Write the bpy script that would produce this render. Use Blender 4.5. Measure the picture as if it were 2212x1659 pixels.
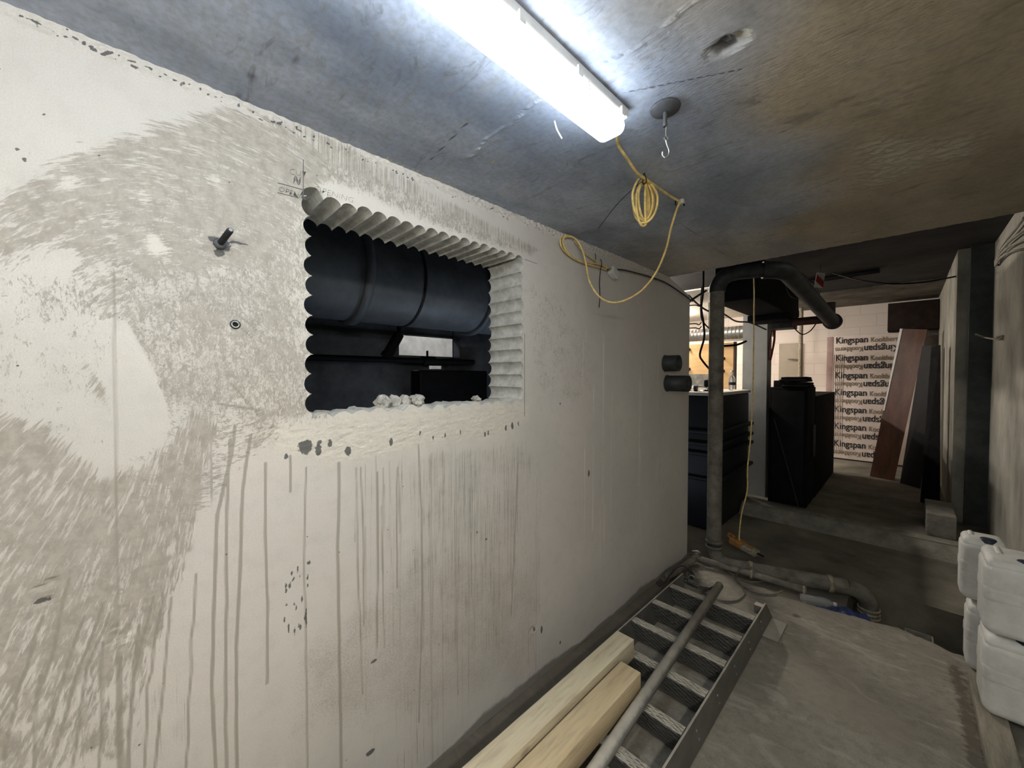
import bpy, math, random
import numpy as np
from mathutils import Vector, Matrix, noise as mn
from mathutils.geometry import delaunay_2d_cdt
random.seed(7); rng = np.random.default_rng(3)
for o in list(bpy.data.objects): bpy.data.objects.remove(o)
sc = bpy.context.scene; COL = sc.collection
PI = math.pi

# ---------------------------------------------------------------- camera
F = 830.0; CAM = Vector((1.3, 0.0, 1.57)); CZ = 2.33
YAW = math.atan(852/F); PIT = math.atan(19.5/F)
FW = Vector((-math.sin(YAW)*math.cos(PIT), math.cos(YAW)*math.cos(PIT), -math.sin(PIT)))
RT = Vector((math.cos(YAW), math.sin(YAW), 0)); UP = RT.cross(FW)
cd = bpy.data.cameras.new('camera'); cam = bpy.data.objects.new('camera', cd); COL.objects.link(cam)
cd.sensor_width = 36; cd.sensor_fit = 'HORIZONTAL'; cd.lens = 36*F/2212; cd.clip_start = 0.02; cd.clip_end = 60
cam.matrix_world = Matrix.Translation(CAM) @ Matrix((RT, UP, -FW)).transposed().to_4x4()
sc.camera = cam
# ---------------------------------------------------------------- world, exposure
w = bpy.data.worlds.new('world'); sc.world = w; w.use_nodes = True
w.node_tree.nodes['Background'].inputs[0].default_value = (0.55, 0.6, 0.7, 1)
w.node_tree.nodes['Background'].inputs[1].default_value = 0.0
vs = sc.view_settings; vs.view_transform = 'Standard'; vs.look = 'None'; vs.gamma = 1; vs.use_curve_mapping = False
vs.exposure = 1.35
LAMP_MAIN = 8.6     # radiance of the batten diffuser
LAMP_FILL = 33.0     # added unseen fill batten on the right wall, behind the camera
LAMP_HALL = 88.0    # batten in the lit room at the far end
LAMP_PLANT = 11.0
LAMP_HALL_FILL = 0.9     # added fill batten above the hall, hidden by the slab edge

# ---------------------------------------------------------------- measuring helpers
def P(u, v, ax, val):
    r = FW + RT*((u-1106)/F) + UP*((829.5-v)/F)
    return CAM + r*((val-CAM[ax])/r[ax])
def at(u, v, d):
    return CAM + (FW + RT*((u-1106)/F) + UP*((829.5-v)/F))*d
# ---------------------------------------------------------------- materials
def mat(name, col, rough=0.7, metal=0.0, var=0.18, scale=8, bump=0.15, bscale=60, stretch=(1,1,1), col2=None, spec=0.4, extra=None):
    m = bpy.data.materials.new(name); m.use_nodes = True
    nt = m.node_tree; N = nt.nodes; L = nt.links
    b = N['Principled BSDF']; b.inputs['Roughness'].default_value = rough; b.inputs['Metallic'].default_value = metal
    b.inputs['Specular IOR Level'].default_value = spec
    tc = N.new('ShaderNodeTexCoord'); mp = N.new('ShaderNodeMapping'); mp.inputs['Scale'].default_value = stretch
    L.new(tc.outputs['Object'], mp.inputs[0])
    n1 = N.new('ShaderNodeTexNoise'); n1.inputs['Scale'].default_value = scale; n1.inputs['Detail'].default_value = 8; n1.inputs['Roughness'].default_value = 0.65
    L.new(mp.outputs[0], n1.inputs[0])
    r = N.new('ShaderNodeValToRGB'); c2 = col2 or tuple(c*(1-var*2) for c in col)
    r.color_ramp.elements[0].position = 0.32; r.color_ramp.elements[1].position = 0.68
    r.color_ramp.elements[0].color = (*c2, 1); r.color_ramp.elements[1].color = (*(tuple(min(1, c*(1+var)) for c in col) if not col2 else col), 1)
    L.new(n1.outputs[0], r.inputs[0]); L.new(r.outputs[0], b.inputs['Base Color'])
    if bump:
        n2 = N.new('ShaderNodeTexNoise'); n2.inputs['Scale'].default_value = bscale; n2.inputs['Detail'].default_value = 5
        L.new(mp.outputs[0], n2.inputs[0])
        bp = N.new('ShaderNodeBump'); bp.inputs['Strength'].default_value = bump; bp.inputs['Distance'].default_value = 0.01
        L.new(n2.outputs[0], bp.inputs['Height']); L.new(bp.outputs[0], b.inputs['Normal'])
    return m
def emis(name, col, s):
    m = bpy.data.materials.new(name); m.use_nodes = True; nt = m.node_tree
    b = nt.nodes['Principled BSDF']; b.inputs['Base Color'].default_value = (.8, .8, .8, 1)
    b.inputs['Emission Color'].default_value = (*col, 1); b.inputs['Emission Strength'].default_value = s
    return m
M = {}
M['conc'] = mat('raw_concrete', (.30, .285, .25), .9, var=.22, scale=5, bump=.5, bscale=40)
M['bore'] = mat('cored_concrete', (.66, .65, .60), .85, var=.16, scale=25, bump=.35, bscale=140)
M['lump'] = mat('broken_concrete', (.55, .53, .48), .9, var=.15, scale=40, bump=.6, bscale=90)
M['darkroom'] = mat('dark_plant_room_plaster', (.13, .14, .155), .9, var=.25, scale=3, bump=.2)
M['hallwall'] = mat('white_painted_blockwork', (.8, .74, .68), .8, var=.06, scale=4, bump=.2)
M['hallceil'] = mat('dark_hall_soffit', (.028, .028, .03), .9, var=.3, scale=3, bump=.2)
M['floorhall'] = mat('dusty_hall_floor', (.21, .195, .155), .85, var=.3, scale=1.6, bump=.3, bscale=30)
M['rightwall'] = mat('stained_grey_render', (.36, .35, .30), .9, var=.25, scale=2.2, bump=.35, bscale=30, stretch=(1, 1, .55))
M['rear'] = mat('rear_wall_render', (.60, .58, .53), .9, var=.12, scale=2)
M['pier'] = mat('dark_green_painted_pier', (.05, .062, .058), .6, var=.25, scale=6, bump=.1)
M['steel'] = mat('dusty_galvanised_steel', (.33, .32, .28), .62, .35, var=.3, scale=14, bump=.25, bscale=120)
M['stringer'] = mat('dusty_dark_steel_plate', (.30, .29, .25), .6, .4, var=.3, scale=9, bump=.15, bscale=90)
M['tube'] = mat('mud_spattered_steel_tube', (.44, .425, .38), .55, .4, var=.45, scale=26, bump=.3, bscale=60, stretch=(1, .5, 1))
M['soil'] = mat('dusty_grey_plastic_pipe', (.19, .18, .15), .6, var=.3, scale=9, bump=.12)
M['soil_dark'] = mat('dark_grey_plastic_pipe', (.034, .038, .040), .55, var=.3, scale=12, bump=.1)
M['black'] = mat('black_plastic', (.006, .0065, .008), .6, spec=.2, var=.3, scale=8, bump=.05)
M['blackrough'] = mat('matt_black_sheet', (.009, .009, .010), .9, spec=.12, var=.3, scale=8, bump=.2)
M['navy'] = mat('dark_navy_plastic', (.008, .010, .016), .5, var=.3, scale=5, bump=.1)
M['yellow'] = mat('yellow_cable_sheath', (.86, .64, .24), .55, var=.18, scale=30, bump=.05)
M['white'] = mat('white_plastic', (.66, .66, .64), .5, var=.08, scale=12, bump=.03)
M['jerry'] = mat('frosted_white_plastic', (.78, .785, .75), .55, var=.12, scale=6, bump=.12, bscale=25)
M['cap'] = mat('dark_blue_screw_cap', (.025, .03, .055), .5, var=.2, scale=20, bump=.05)
M['ply'] = mat('plywood_face', (.80, .55, .27), .7, var=.1, scale=3, bump=.08, stretch=(1, 1, 6), col2=(.68, .43, .19))
M['brown'] = mat('brown_wrapped_board', (.105, .045, .026), .45, var=.25, scale=4, bump=.15, stretch=(2, 2, .4))
M['wrap'] = mat('film_wrapped_board_face', (.74, .65, .60), .35, var=.07, scale=3, bump=.15, bscale=14, stretch=(1, 1, .5))
M['wrapedge'] = mat('film_wrapped_board_edge', (.48, .35, .32), .4, var=.12, scale=6, bump=.2, bscale=20)
M['ink'] = mat('black_print', (.015, .013, .015), .6, var=.05, bump=0)
M['gold'] = mat('faded_gold_print', (.22, .17, .11), .6, var=.1, bump=0)
M['pencil'] = mat('graphite_line', (.16, .155, .15), .7, var=.1, bump=0)
M['red'] = mat('red_plastic', (.28, .02, .02), .5, var=.15, scale=20, bump=.05)
M['rust'] = mat('dark_red_oxide_pipe', (.055, .022, .016), .6, var=.3, scale=12, bump=.1)
M['orange'] = mat('dusty_orange_plastic', (.38, .17, .045), .6, var=.2, scale=30, bump=.1)
M['grime'] = mat('dirty_pale_plastic', (.36, .32, .24), .7, var=.25, scale=40, bump=.1)
M['blue'] = mat('crumpled_blue_sheet', (.03, .05, .16), .5, var=.3, scale=20, bump=.5, bscale=30)
M['duct'] = mat('grey_coated_duct', (.25, .28, .32), .55, .2, var=.15, scale=5, bump=.05)
M['ductlit'] = mat('galvanised_duct', (.42, .41, .38), .4, .7, var=.1, scale=5, bump=.05)
M['metalbright'] = mat('bright_zinc', (.62, .62, .62), .3, .9, var=.1, scale=30, bump=0)
M['disc'] = mat('grey_ceiling_rose', (.105, .11, .125), .6, .2, var=.15, scale=30, bump=.1)
M['grout'] = mat('dark_rough_grout', (.14, .135, .12), .95, var=.3, scale=60, bump=.6, bscale=120)
M['board'] = mat('dirty_timber_board', (.33, .30, .24), .85, var=.25, scale=6, bump=.3, stretch=(4, .5, 1))
M['door'] = mat('beige_door_paint', (.42, .38, .31), .6, var=.05, scale=5, bump=.03)
# clear plastic
def clear(name, col):
    m = mat(name, col, .12, var=.02, bump=0); b = m.node_tree.nodes['Principled BSDF']
    b.inputs['Transmission Weight'].default_value = .85; b.inputs['IOR'].default_value = 1.3
    return m
M['clear'] = clear('clear_bottle_plastic', (.85, .88, .88))
# chequer plate
def chequer():
    m = mat('chequer_plate_steel', (.50, .475, .41), .6, .3, var=.3, scale=16, bump=0)
    nt = m.node_tree; N = nt.nodes; L = nt.links; b = N['Principled BSDF']
    tc = N.new('ShaderNodeTexCoord')
    hs = []
    for s in (1, -1):
        mp = N.new('ShaderNodeMapping'); mp.inputs['Rotation'].default_value = (0, 0, s*PI/4)
        sep = N.new('ShaderNodeSeparateXYZ'); cmb = N.new('ShaderNodeCombineXYZ'); add = N.new('ShaderNodeMath'); add.operation = 'ADD'
        L.new(tc.outputs['Object'], sep.inputs[0]); L.new(sep.outputs[1], add.inputs[0]); L.new(sep.outputs[2], add.inputs[1])
        L.new(sep.outputs[0], cmb.inputs[0]); L.new(add.outputs[0], cmb.inputs[1])
        L.new(cmb.outputs[0], mp.inputs[0])
        mp.inputs['Scale'].default_value = (30, 84, 1)
        v = N.new('ShaderNodeTexVoronoi'); v.inputs['Scale'].default_value = 1; v.inputs['Randomness'].default_value = .35
        L.new(mp.outputs[0], v.inputs[0]); hs.append(v)
    mi = N.new('ShaderNodeMath'); mi.operation = 'MINIMUM'; L.new(hs[0].outputs[0], mi.inputs[0]); L.new(hs[1].outputs[0], mi.inputs[1])
    mr = N.new('ShaderNodeMapRange'); mr.inputs[1].default_value = .12; mr.inputs[2].default_value = .4; mr.inputs[3].default_value = 1; mr.inputs[4].default_value = 0
    L.new(mi.outputs[0], mr.inputs[0])
    n2 = N.new('ShaderNodeTexNoise'); n2.inputs['Scale'].default_value = 120; L.new(tc.outputs['Object'], n2.inputs[0])
    ad = N.new('ShaderNodeMath'); ad.operation = 'MULTIPLY_ADD'; L.new(n2.outputs[0], ad.inputs[0]); ad.inputs[1].default_value = .5; L.new(mr.outputs[0], ad.inputs[2])
    bp = N.new('ShaderNodeBump'); bp.inputs['Strength'].default_value = 1.0; bp.inputs['Distance'].default_value = .006
    L.new(ad.outputs[0], bp.inputs['Height']); L.new(bp.outputs[0], b.inputs['Normal'])
    return m
M['cheq'] = chequer()
def dust_and_top_light(m, face, top_tone):  # upward faces paler: dusty tops plus overhead light put into the colour
    nt = m.node_tree; N = nt.nodes; L = nt.links; b = N['Principled BSDF']
    g = N.new('ShaderNodeNewGeometry'); sp = N.new('ShaderNodeSeparateXYZ'); L.new(g.outputs['True Normal'], sp.inputs[0])
    tc = N.new('ShaderNodeTexCoord'); n = N.new('ShaderNodeTexNoise'); n.inputs['Scale'].default_value = 26; n.inputs['Detail'].default_value = 8; n.inputs['Roughness'].default_value = .7; L.new(tc.outputs['Object'], n.inputs[0])
    n2 = N.new('ShaderNodeTexNoise'); n2.inputs['Scale'].default_value = 9; n2.inputs['Detail'].default_value = 6; L.new(tc.outputs['Object'], n2.inputs[0])
    ma = N.new('ShaderNodeMath'); ma.operation = 'MULTIPLY_ADD'; L.new(n.outputs[0], ma.inputs[0]); ma.inputs[1].default_value = .9; L.new(sp.outputs[2], ma.inputs[2])
    mr = N.new('ShaderNodeMapRange'); mr.interpolation_type = 'SMOOTHSTEP'; L.new(ma.outputs[0], mr.inputs[0]); mr.inputs[1].default_value = .85; mr.inputs[2].default_value = 1.42
    def two(c):
        r = N.new('ShaderNodeValToRGB'); r.color_ramp.elements[0].position = .35; r.color_ramp.elements[1].position = .65
        r.color_ramp.elements[0].color = (*(x*.72 for x in c), 1); r.color_ramp.elements[1].color = (*c, 1); L.new(n2.outputs[0], r.inputs[0]); return r.outputs[0]
    mx = N.new('ShaderNodeMixRGB'); L.new(mr.outputs[0], mx.inputs[0]); L.new(two(face), mx.inputs[1]); L.new(two(top_tone), mx.inputs[2]); L.new(mx.outputs[0], b.inputs['Base Color'])
    b.inputs['Metallic'].default_value = .1
dust_and_top_light(M['cheq'], (.15, .15, .14), (.58, .54, .46))
dust_and_top_light(M['stringer'], (.17, .165, .15), (.50, .47, .40))
dust_and_top_light(M['tube'], (.26, .255, .235), (.60, .57, .50))
# timber with grain along Y
def timber(name, c1, c2):
    m = mat(name, c1, .75, var=.1, scale=5, bump=.25, bscale=30, stretch=(9, .55, 9), col2=c2)
    nt = m.node_tree; N = nt.nodes; L = nt.links; b = N['Principled BSDF']
    ramp = [n for n in N if n.type == 'VALTORGB'][0]
    tc = N.new('ShaderNodeTexCoord')
    v = N.new('ShaderNodeTexVoronoi'); v.inputs['Scale'].default_value = 1
    mp = N.new('ShaderNodeMapping'); mp.inputs['Scale'].default_value = (9, 4.2, 7); L.new(tc.outputs['Object'], mp.inputs[0]); L.new(mp.outputs[0], v.inputs[0])
    mr = N.new('ShaderNodeMapRange'); mr.inputs[1].default_value = .06; mr.inputs[2].default_value = .13; mr.inputs[3].default_value = .55; mr.inputs[4].default_value = 0
    L.new(v.outputs[0], mr.inputs[0])
    n = N.new('ShaderNodeTexNoise'); n.inputs['Scale'].default_value = 55; n.inputs['Detail'].default_value = 6
    mq = N.new('ShaderNodeMapping'); mq.inputs['Scale'].default_value = (1, .12, 1); L.new(tc.outputs['Object'], mq.inputs[0]); L.new(mq.outputs[0], n.inputs[0])
    m2 = N.new('ShaderNodeMapRange'); m2.inputs[1].default_value = .50; m2.inputs[2].default_value = .72; m2.inputs[3].default_value = 0; m2.inputs[4].default_value = .38
    L.new(n.outputs[0], m2.inputs[0])
    mx = N.new('ShaderNodeMath'); mx.operation = 'MAXIMUM'; L.new(mr.outputs[0], mx.inputs[0]); L.new(m2.outputs[0], mx.inputs[1])
    mix = N.new('ShaderNodeMixRGB'); L.new(mx.outputs[0], mix.inputs[0]); L.new(ramp.outputs[0], mix.inputs[1]); mix.inputs[2].default_value = (.24, .19, .13, 1)
    L.new(mix.outputs[0], b.inputs['Base Color'])
    return m
M['timber_a'] = timber('pale_dusty_timber', (.80, .72, .53), (.68, .59, .41))
M['timber_b'] = timber('yellow_dusty_timber', (.76, .63, .41), (.64, .50, .30))

# wall / ceiling / floor surface materials driven by mesh attributes
def attr(N, name):
    a = N.new('ShaderNodeAttribute'); a.attribute_name = name; return a
def math_(N, L, op, a, b=None, c=None, clamp=False):
    n = N.new('ShaderNodeMath'); n.operation = op; n.use_clamp = clamp
    for i, x in enumerate((a, b, c)):
        if x is None: continue
        if isinstance(x, (int, float)): n.inputs[i].default_value = x
        else: L.new(x, n.inputs[i])
    return n.outputs[0]
def smooth(N, L, x, lo, hi, o0=0, o1=1):
    n = N.new('ShaderNodeMapRange'); n.interpolation_type = 'SMOOTHSTEP'
    L.new(x, n.inputs[0]); n.inputs[1].default_value = lo; n.inputs[2].default_value = hi; n.inputs[3].default_value = o0; n.inputs[4].default_value = o1
    return n.outputs[0]
def noise_(N, L, vec, scale=1, detail=6, rough=.6, mapscale=None, dist=0):
    n = N.new('ShaderNodeTexNoise'); n.inputs['Scale'].default_value = scale; n.inputs['Detail'].default_value = detail
    n.inputs['Roughness'].default_value = rough; n.inputs['Distortion'].default_value = dist
    if mapscale:
        mp = N.new('ShaderNodeMapping'); mp.inputs['Scale'].default_value = mapscale; L.new(vec, mp.inputs[0]); vec = mp.outputs[0]
    L.new(vec, n.inputs['Vector']); return n.outputs[0]
def mixc(N, L, f, a, b):
    n = N.new('ShaderNodeMixRGB')
    if isinstance(f, float): n.inputs[0].default_value = f
    else: L.new(f, n.inputs[0])
    for i, x in ((1, a), (2, b)):
        if isinstance(x, tuple): n.inputs[i].default_value = (*x, 1)
        else: L.new(x, n.inputs[i])
    return n.outputs[0]
def wall_material():
    m = bpy.data.materials.new('splattered_off_white_wall'); m.use_nodes = True
    nt = m.node_tree; N = nt.nodes; L = nt.links; b = N['Principled BSDF']; b.inputs['Roughness'].default_value = .75
    b.inputs['Specular IOR Level'].default_value = .3
    tc = N.new('ShaderNodeTexCoord').outputs['Object']
    def stain(mask, vec, ms, w, det=5, ro=.6):
        vv = attr(N, vec).outputs['Vector'] if vec else tc
        n = noise_(N, L, vv, 1, det, ro, ms, .6)
        nb = noise_(N, L, vv, 1, det, ro, tuple(q*(2.9 if q > 2 else 1) for q in ms), .3)
        nc = noise_(N, L, tc, 9, 5, .65)
        n = math_(N, L, 'MULTIPLY_ADD', n, .56, math_(N, L, 'MULTIPLY', nb, .58))
        n = math_(N, L, 'MULTIPLY_ADD', math_(N, L, 'SUBTRACT', nc, .5), .30, n)
        t = math_(N, L, 'ADD', n, attr(N, mask).outputs['Fac'])
        return smooth(N, L, t, 1.06-w*.9, 1.06+w*1.5)
    s1 = stain('m_arc', 'polar_a', (80, 22, 1), .05)
    s2 = stain('m_ray', 'polar_b', (95, 9, 1), .05)
    s3 = stain('m_blot', None, (1, 75, 34), .05, 8, .7)
    s4 = stain('m_drip', None, (1, 130, 2.2), .06)
    s5 = stain('m_fine', None, (1, 190, 150), .05, 4)
    mx = lambda a, c: math_(N, L, 'MAXIMUM', a, c)
    st = mx(mx(s1, s2), mx(s3, s4)); st = mx(st, math_(N, L, 'MULTIPLY', s5, .55))
    # plaster colour
    big = noise_(N, L, tc, 1.6, 3, .5)
    base = mixc(N, L, smooth(N, L, big, .38, .62), (.66, .625, .585), (.60, .580, .540))
    base = mixc(N, L, math_(N, L, 'MULTIPLY', smooth(N, L, noise_(N, L, tc, .9, 2), .5, .68), .5), base, (.64, .575, .545))
    cream = attr(N, 'm_cream').outputs['Fac']
    base = mixc(N, L, cream, base, (.74, .695, .60))
    n9 = noise_(N, L, tc, 320, 3, .6)
    base = mixc(N, L, math_(N, L, 'MULTIPLY', smooth(N, L, n9, .35, .65), .26), base, (.42, .40, .37))
    base = mixc(N, L, math_(N, L, 'MULTIPLY', smooth(N, L, noise_(N, L, tc, 14, 6, .7), .45, .7), .22), base, (.44, .415, .38))
    n8 = noise_(N, L, tc, 38, 6, .7)
    mud = mixc(N, L, smooth(N, L, n8, .35, .65), (.28, .252, .213), (.40, .366, .315))
    c = mixc(N, L, math_(N, L, 'MULTIPLY', st, .8), base, mud)
    dl = attr(N, 'm_line').outputs['Fac']           # single run marks
    c = mixc(N, L, smooth(N, L, dl, .15, .6, 0, .78), c, (.30, .275, .23))
    pl_ = attr(N, 'm_pale').outputs['Fac']
    c = mixc(N, L, smooth(N, L, pl_, .2, .6, 0, .6), c, (.85, .84, .80))
    wet = attr(N, 'm_wet').outputs['Fac']
    wn = math_(N, L, 'ADD', wet, math_(N, L, 'MULTIPLY', math_(N, L, 'SUBTRACT', noise_(N, L, tc, 95, 6, .65), .5), 1.5))
    wf = smooth(N, L, wn, .45, .58)
    c = mixc(N, L, math_(N, L, 'MULTIPLY', wf, .9), c, (.085, .085, .085))
    damp = attr(N, 'm_damp').outputs['Fac']
    dn = math_(N, L, 'ADD', damp, math_(N, L, 'MULTIPLY', math_(N, L, 'SUBTRACT', noise_(N, L, tc, 9, 5), .5), .9))
    c = mixc(N, L, math_(N, L, 'MULTIPLY', smooth(N, L, dn, .3, .8), .75), c, (.12, .115, .10))
    # specks
    v = N.new('ShaderNodeTexVoronoi'); v.inputs['Scale'].default_value = 24; L.new(tc, v.inputs['Vector'])
    sp = smooth(N, L, v.outputs[0], .035, .06, 1, 0)
    sp = math_(N, L, 'MULTIPLY', sp, smooth(N, L, noise_(N, L, tc, 9, 2), .50, .54))
    c = mixc(N, L, math_(N, L, 'MULTIPLY', sp, .85), c, (.06, .055, .05))
    L.new(c, b.inputs['Base Color'])
    h = math_(N, L, 'MULTIPLY_ADD', st, -.35, math_(N, L, 'MULTIPLY', n9, .12))
    h = math_(N, L, 'MULTIPLY_ADD', n8, .35, h)
    h = math_(N, L, 'MULTIPLY_ADD', noise_(N, L, tc, 90, 4, .6), .35, h)
    h = math_(N, L, 'MULTIPLY_ADD', attr(N, 'm_rough').outputs['Fac'], math_(N, L, 'MULTIPLY', noise_(N, L, tc, 34, 8, .7), 2.2), h)
    bp = N.new('ShaderNodeBump'); bp.inputs['Strength'].default_value = .55; bp.inputs['Distance'].default_value = .0035
    L.new(h, bp.inputs['Height']); L.new(bp.outputs[0], b.inputs['Normal'])
    return m
M['wall'] = wall_material()
def ceiling_material():
    m = bpy.data.materials.new('board_marked_concrete_soffit'); m.use_nodes = True
    nt = m.node_tree; N = nt.nodes; L = nt.links; b = N['Principled BSDF']; b.inputs['Roughness'].default_value = .6
    b.inputs['Specular IOR Level'].default_value = .35
    tc = N.new('ShaderNodeTexCoord').outputs['Object']
    n1 = noise_(N, L, tc, 1, 7, .65, (3.2, 1.6, 1))
    n2 = noise_(N, L, tc, 1, 6, .65, (9, 38, 1), .6)
    n3 = noise_(N, L, tc, 60, 5, .6)
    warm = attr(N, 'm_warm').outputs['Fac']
    a = mixc(N, L, smooth(N, L, n1, .35, .65), (.28, .33, .43), (.50, .56, .68))  # bluish lamp glare put into the concrete colour near the lamp
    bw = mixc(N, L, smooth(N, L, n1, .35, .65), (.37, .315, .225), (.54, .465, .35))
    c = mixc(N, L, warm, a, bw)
    c = mixc(N, L, math_(N, L, 'MULTIPLY', smooth(N, L, n2, .48, .7), .4), c, (.36, .35, .32))
    c = mixc(N, L, math_(N, L, 'MULTIPLY', smooth(N, L, noise_(N, L, tc, 1, 6, .7, (6, 18, 1), 1.0), .55, .7), .45), c, (.11, .105, .095))
    c = mixc(N, L, math_(N, L, 'MULTIPLY', smooth(N, L, n3, .35, .7), .25), c, (.13, .125, .11))
    sm = attr(N, 'm_smear').outputs['Fac']
    sn = math_(N, L, 'ADD', sm, math_(N, L, 'MULTIPLY', math_(N, L, 'SUBTRACT', noise_(N, L, tc, 1, 7, .7, (11, 34, 1), 1.5), .5), 1.8))
    sf = smooth(N, L, sn, .5, .66)
    c = mixc(N, L, math_(N, L, 'MULTIPLY', sf, .85), c, (.50, .47, .38))
    dk = attr(N, 'm_dark').outputs['Fac']
    c = mixc(N, L, math_(N, L, 'MULTIPLY', smooth(N, L, dk, .3, .6), .8), c, (.05, .048, .045))
    L.new(c, b.inputs['Base Color'])
    h = math_(N, L, 'MULTIPLY_ADD', n2, .6, math_(N, L, 'MULTIPLY', n3, .25))
    h = math_(N, L, 'MULTIPLY_ADD', sf, .8, h)
    # scratch marks left by the boards near the joint
    sc_ = attr(N, 'm_scratch').outputs['Fac']
    h = math_(N, L, 'MULTIPLY_ADD', math_(N, L, 'MULTIPLY', smooth(N, L, noise_(N, L, tc, 1, 3, .5, (34, 150, 1)), .55, .62), sc_), -2.5, h)
    bp = N.new('ShaderNodeBump'); bp.inputs['Strength'].default_value = .5; bp.inputs['Distance'].default_value = .004
    L.new(h, bp.inputs['Height']); L.new(bp.outputs[0], b.inputs['Normal'])
    return m
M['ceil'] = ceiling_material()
def floor_material():
    m = bpy.data.materials.new('dusty_concrete_floor'); m.use_nodes = True
    nt = m.node_tree; N = nt.nodes; L = nt.links; b = N['Principled BSDF']; b.inputs['Roughness'].default_value = .85
    tc = N.new('ShaderNodeTexCoord').outputs['Object']
    n1 = noise_(N, L, tc, 2.2, 7, .6); n2 = noise_(N, L, tc, 22, 6, .65)
    c = mixc(N, L, smooth(N, L, n1, .35, .65), (.25, .23, .19), (.34, .315, .265))
    c = mixc(N, L, math_(N, L, 'MULTIPLY', smooth(N, L, n2, .42, .66), .55), c, (.19, .17, .135))
    c = mixc(N, L, math_(N, L, 'MULTIPLY', smooth(N, L, noise_(N, L, tc, 150, 3, .6), .35, .65), .3), c, (.14, .13, .11))
    c = mixc(N, L, math_(N, L, 'MULTIPLY', smooth(N, L, noise_(N, L, tc, 1, 6, .65, (3, 7, 1), 1.2), .52, .64), .45), c, (.48, .44, .38))
    c = mixc(N, L, math_(N, L, 'MULTIPLY', smooth(N, L, noise_(N, L, tc, 1.3, 3), .52, .66), .45), c, (.31, .265, .225))
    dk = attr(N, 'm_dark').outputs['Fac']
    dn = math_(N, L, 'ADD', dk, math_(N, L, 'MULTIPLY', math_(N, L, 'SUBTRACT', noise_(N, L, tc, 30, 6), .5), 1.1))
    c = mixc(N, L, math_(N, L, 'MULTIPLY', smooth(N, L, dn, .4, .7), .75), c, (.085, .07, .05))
    L.new(c, b.inputs['Base Color'])
    h = math_(N, L, 'MULTIPLY_ADD', n2, 1.0, math_(N, L, 'MULTIPLY', noise_(N, L, tc, 110, 4), .4))
    bp = N.new('ShaderNodeBump'); bp.inputs['Strength'].default_value = .5; bp.inputs['Distance'].default_value = .006
    L.new(h, bp.inputs['Height']); L.new(bp.outputs[0], b.inputs['Normal'])
    return m
M['floor'] = floor_material()
M['lamp'] = emis('lit_batten_diffuser', (.86, .94, 1.0), LAMP_MAIN)
M['lamp_fill'] = emis('fill_batten_diffuser', (1.0, .95, .86), LAMP_FILL)
M['lamp_hall'] = emis('lit_batten_diffuser_hall', (1.0, .90, .80), LAMP_HALL)
M['lamp_hall_fill'] = emis('hall_fill_batten_diffuser', (1.0, .95, .85), LAMP_HALL_FILL)
M['lamp_plant'] = emis('lit_batten_diffuser_plant', (.95, .97, 1.0), LAMP_PLANT)

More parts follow.
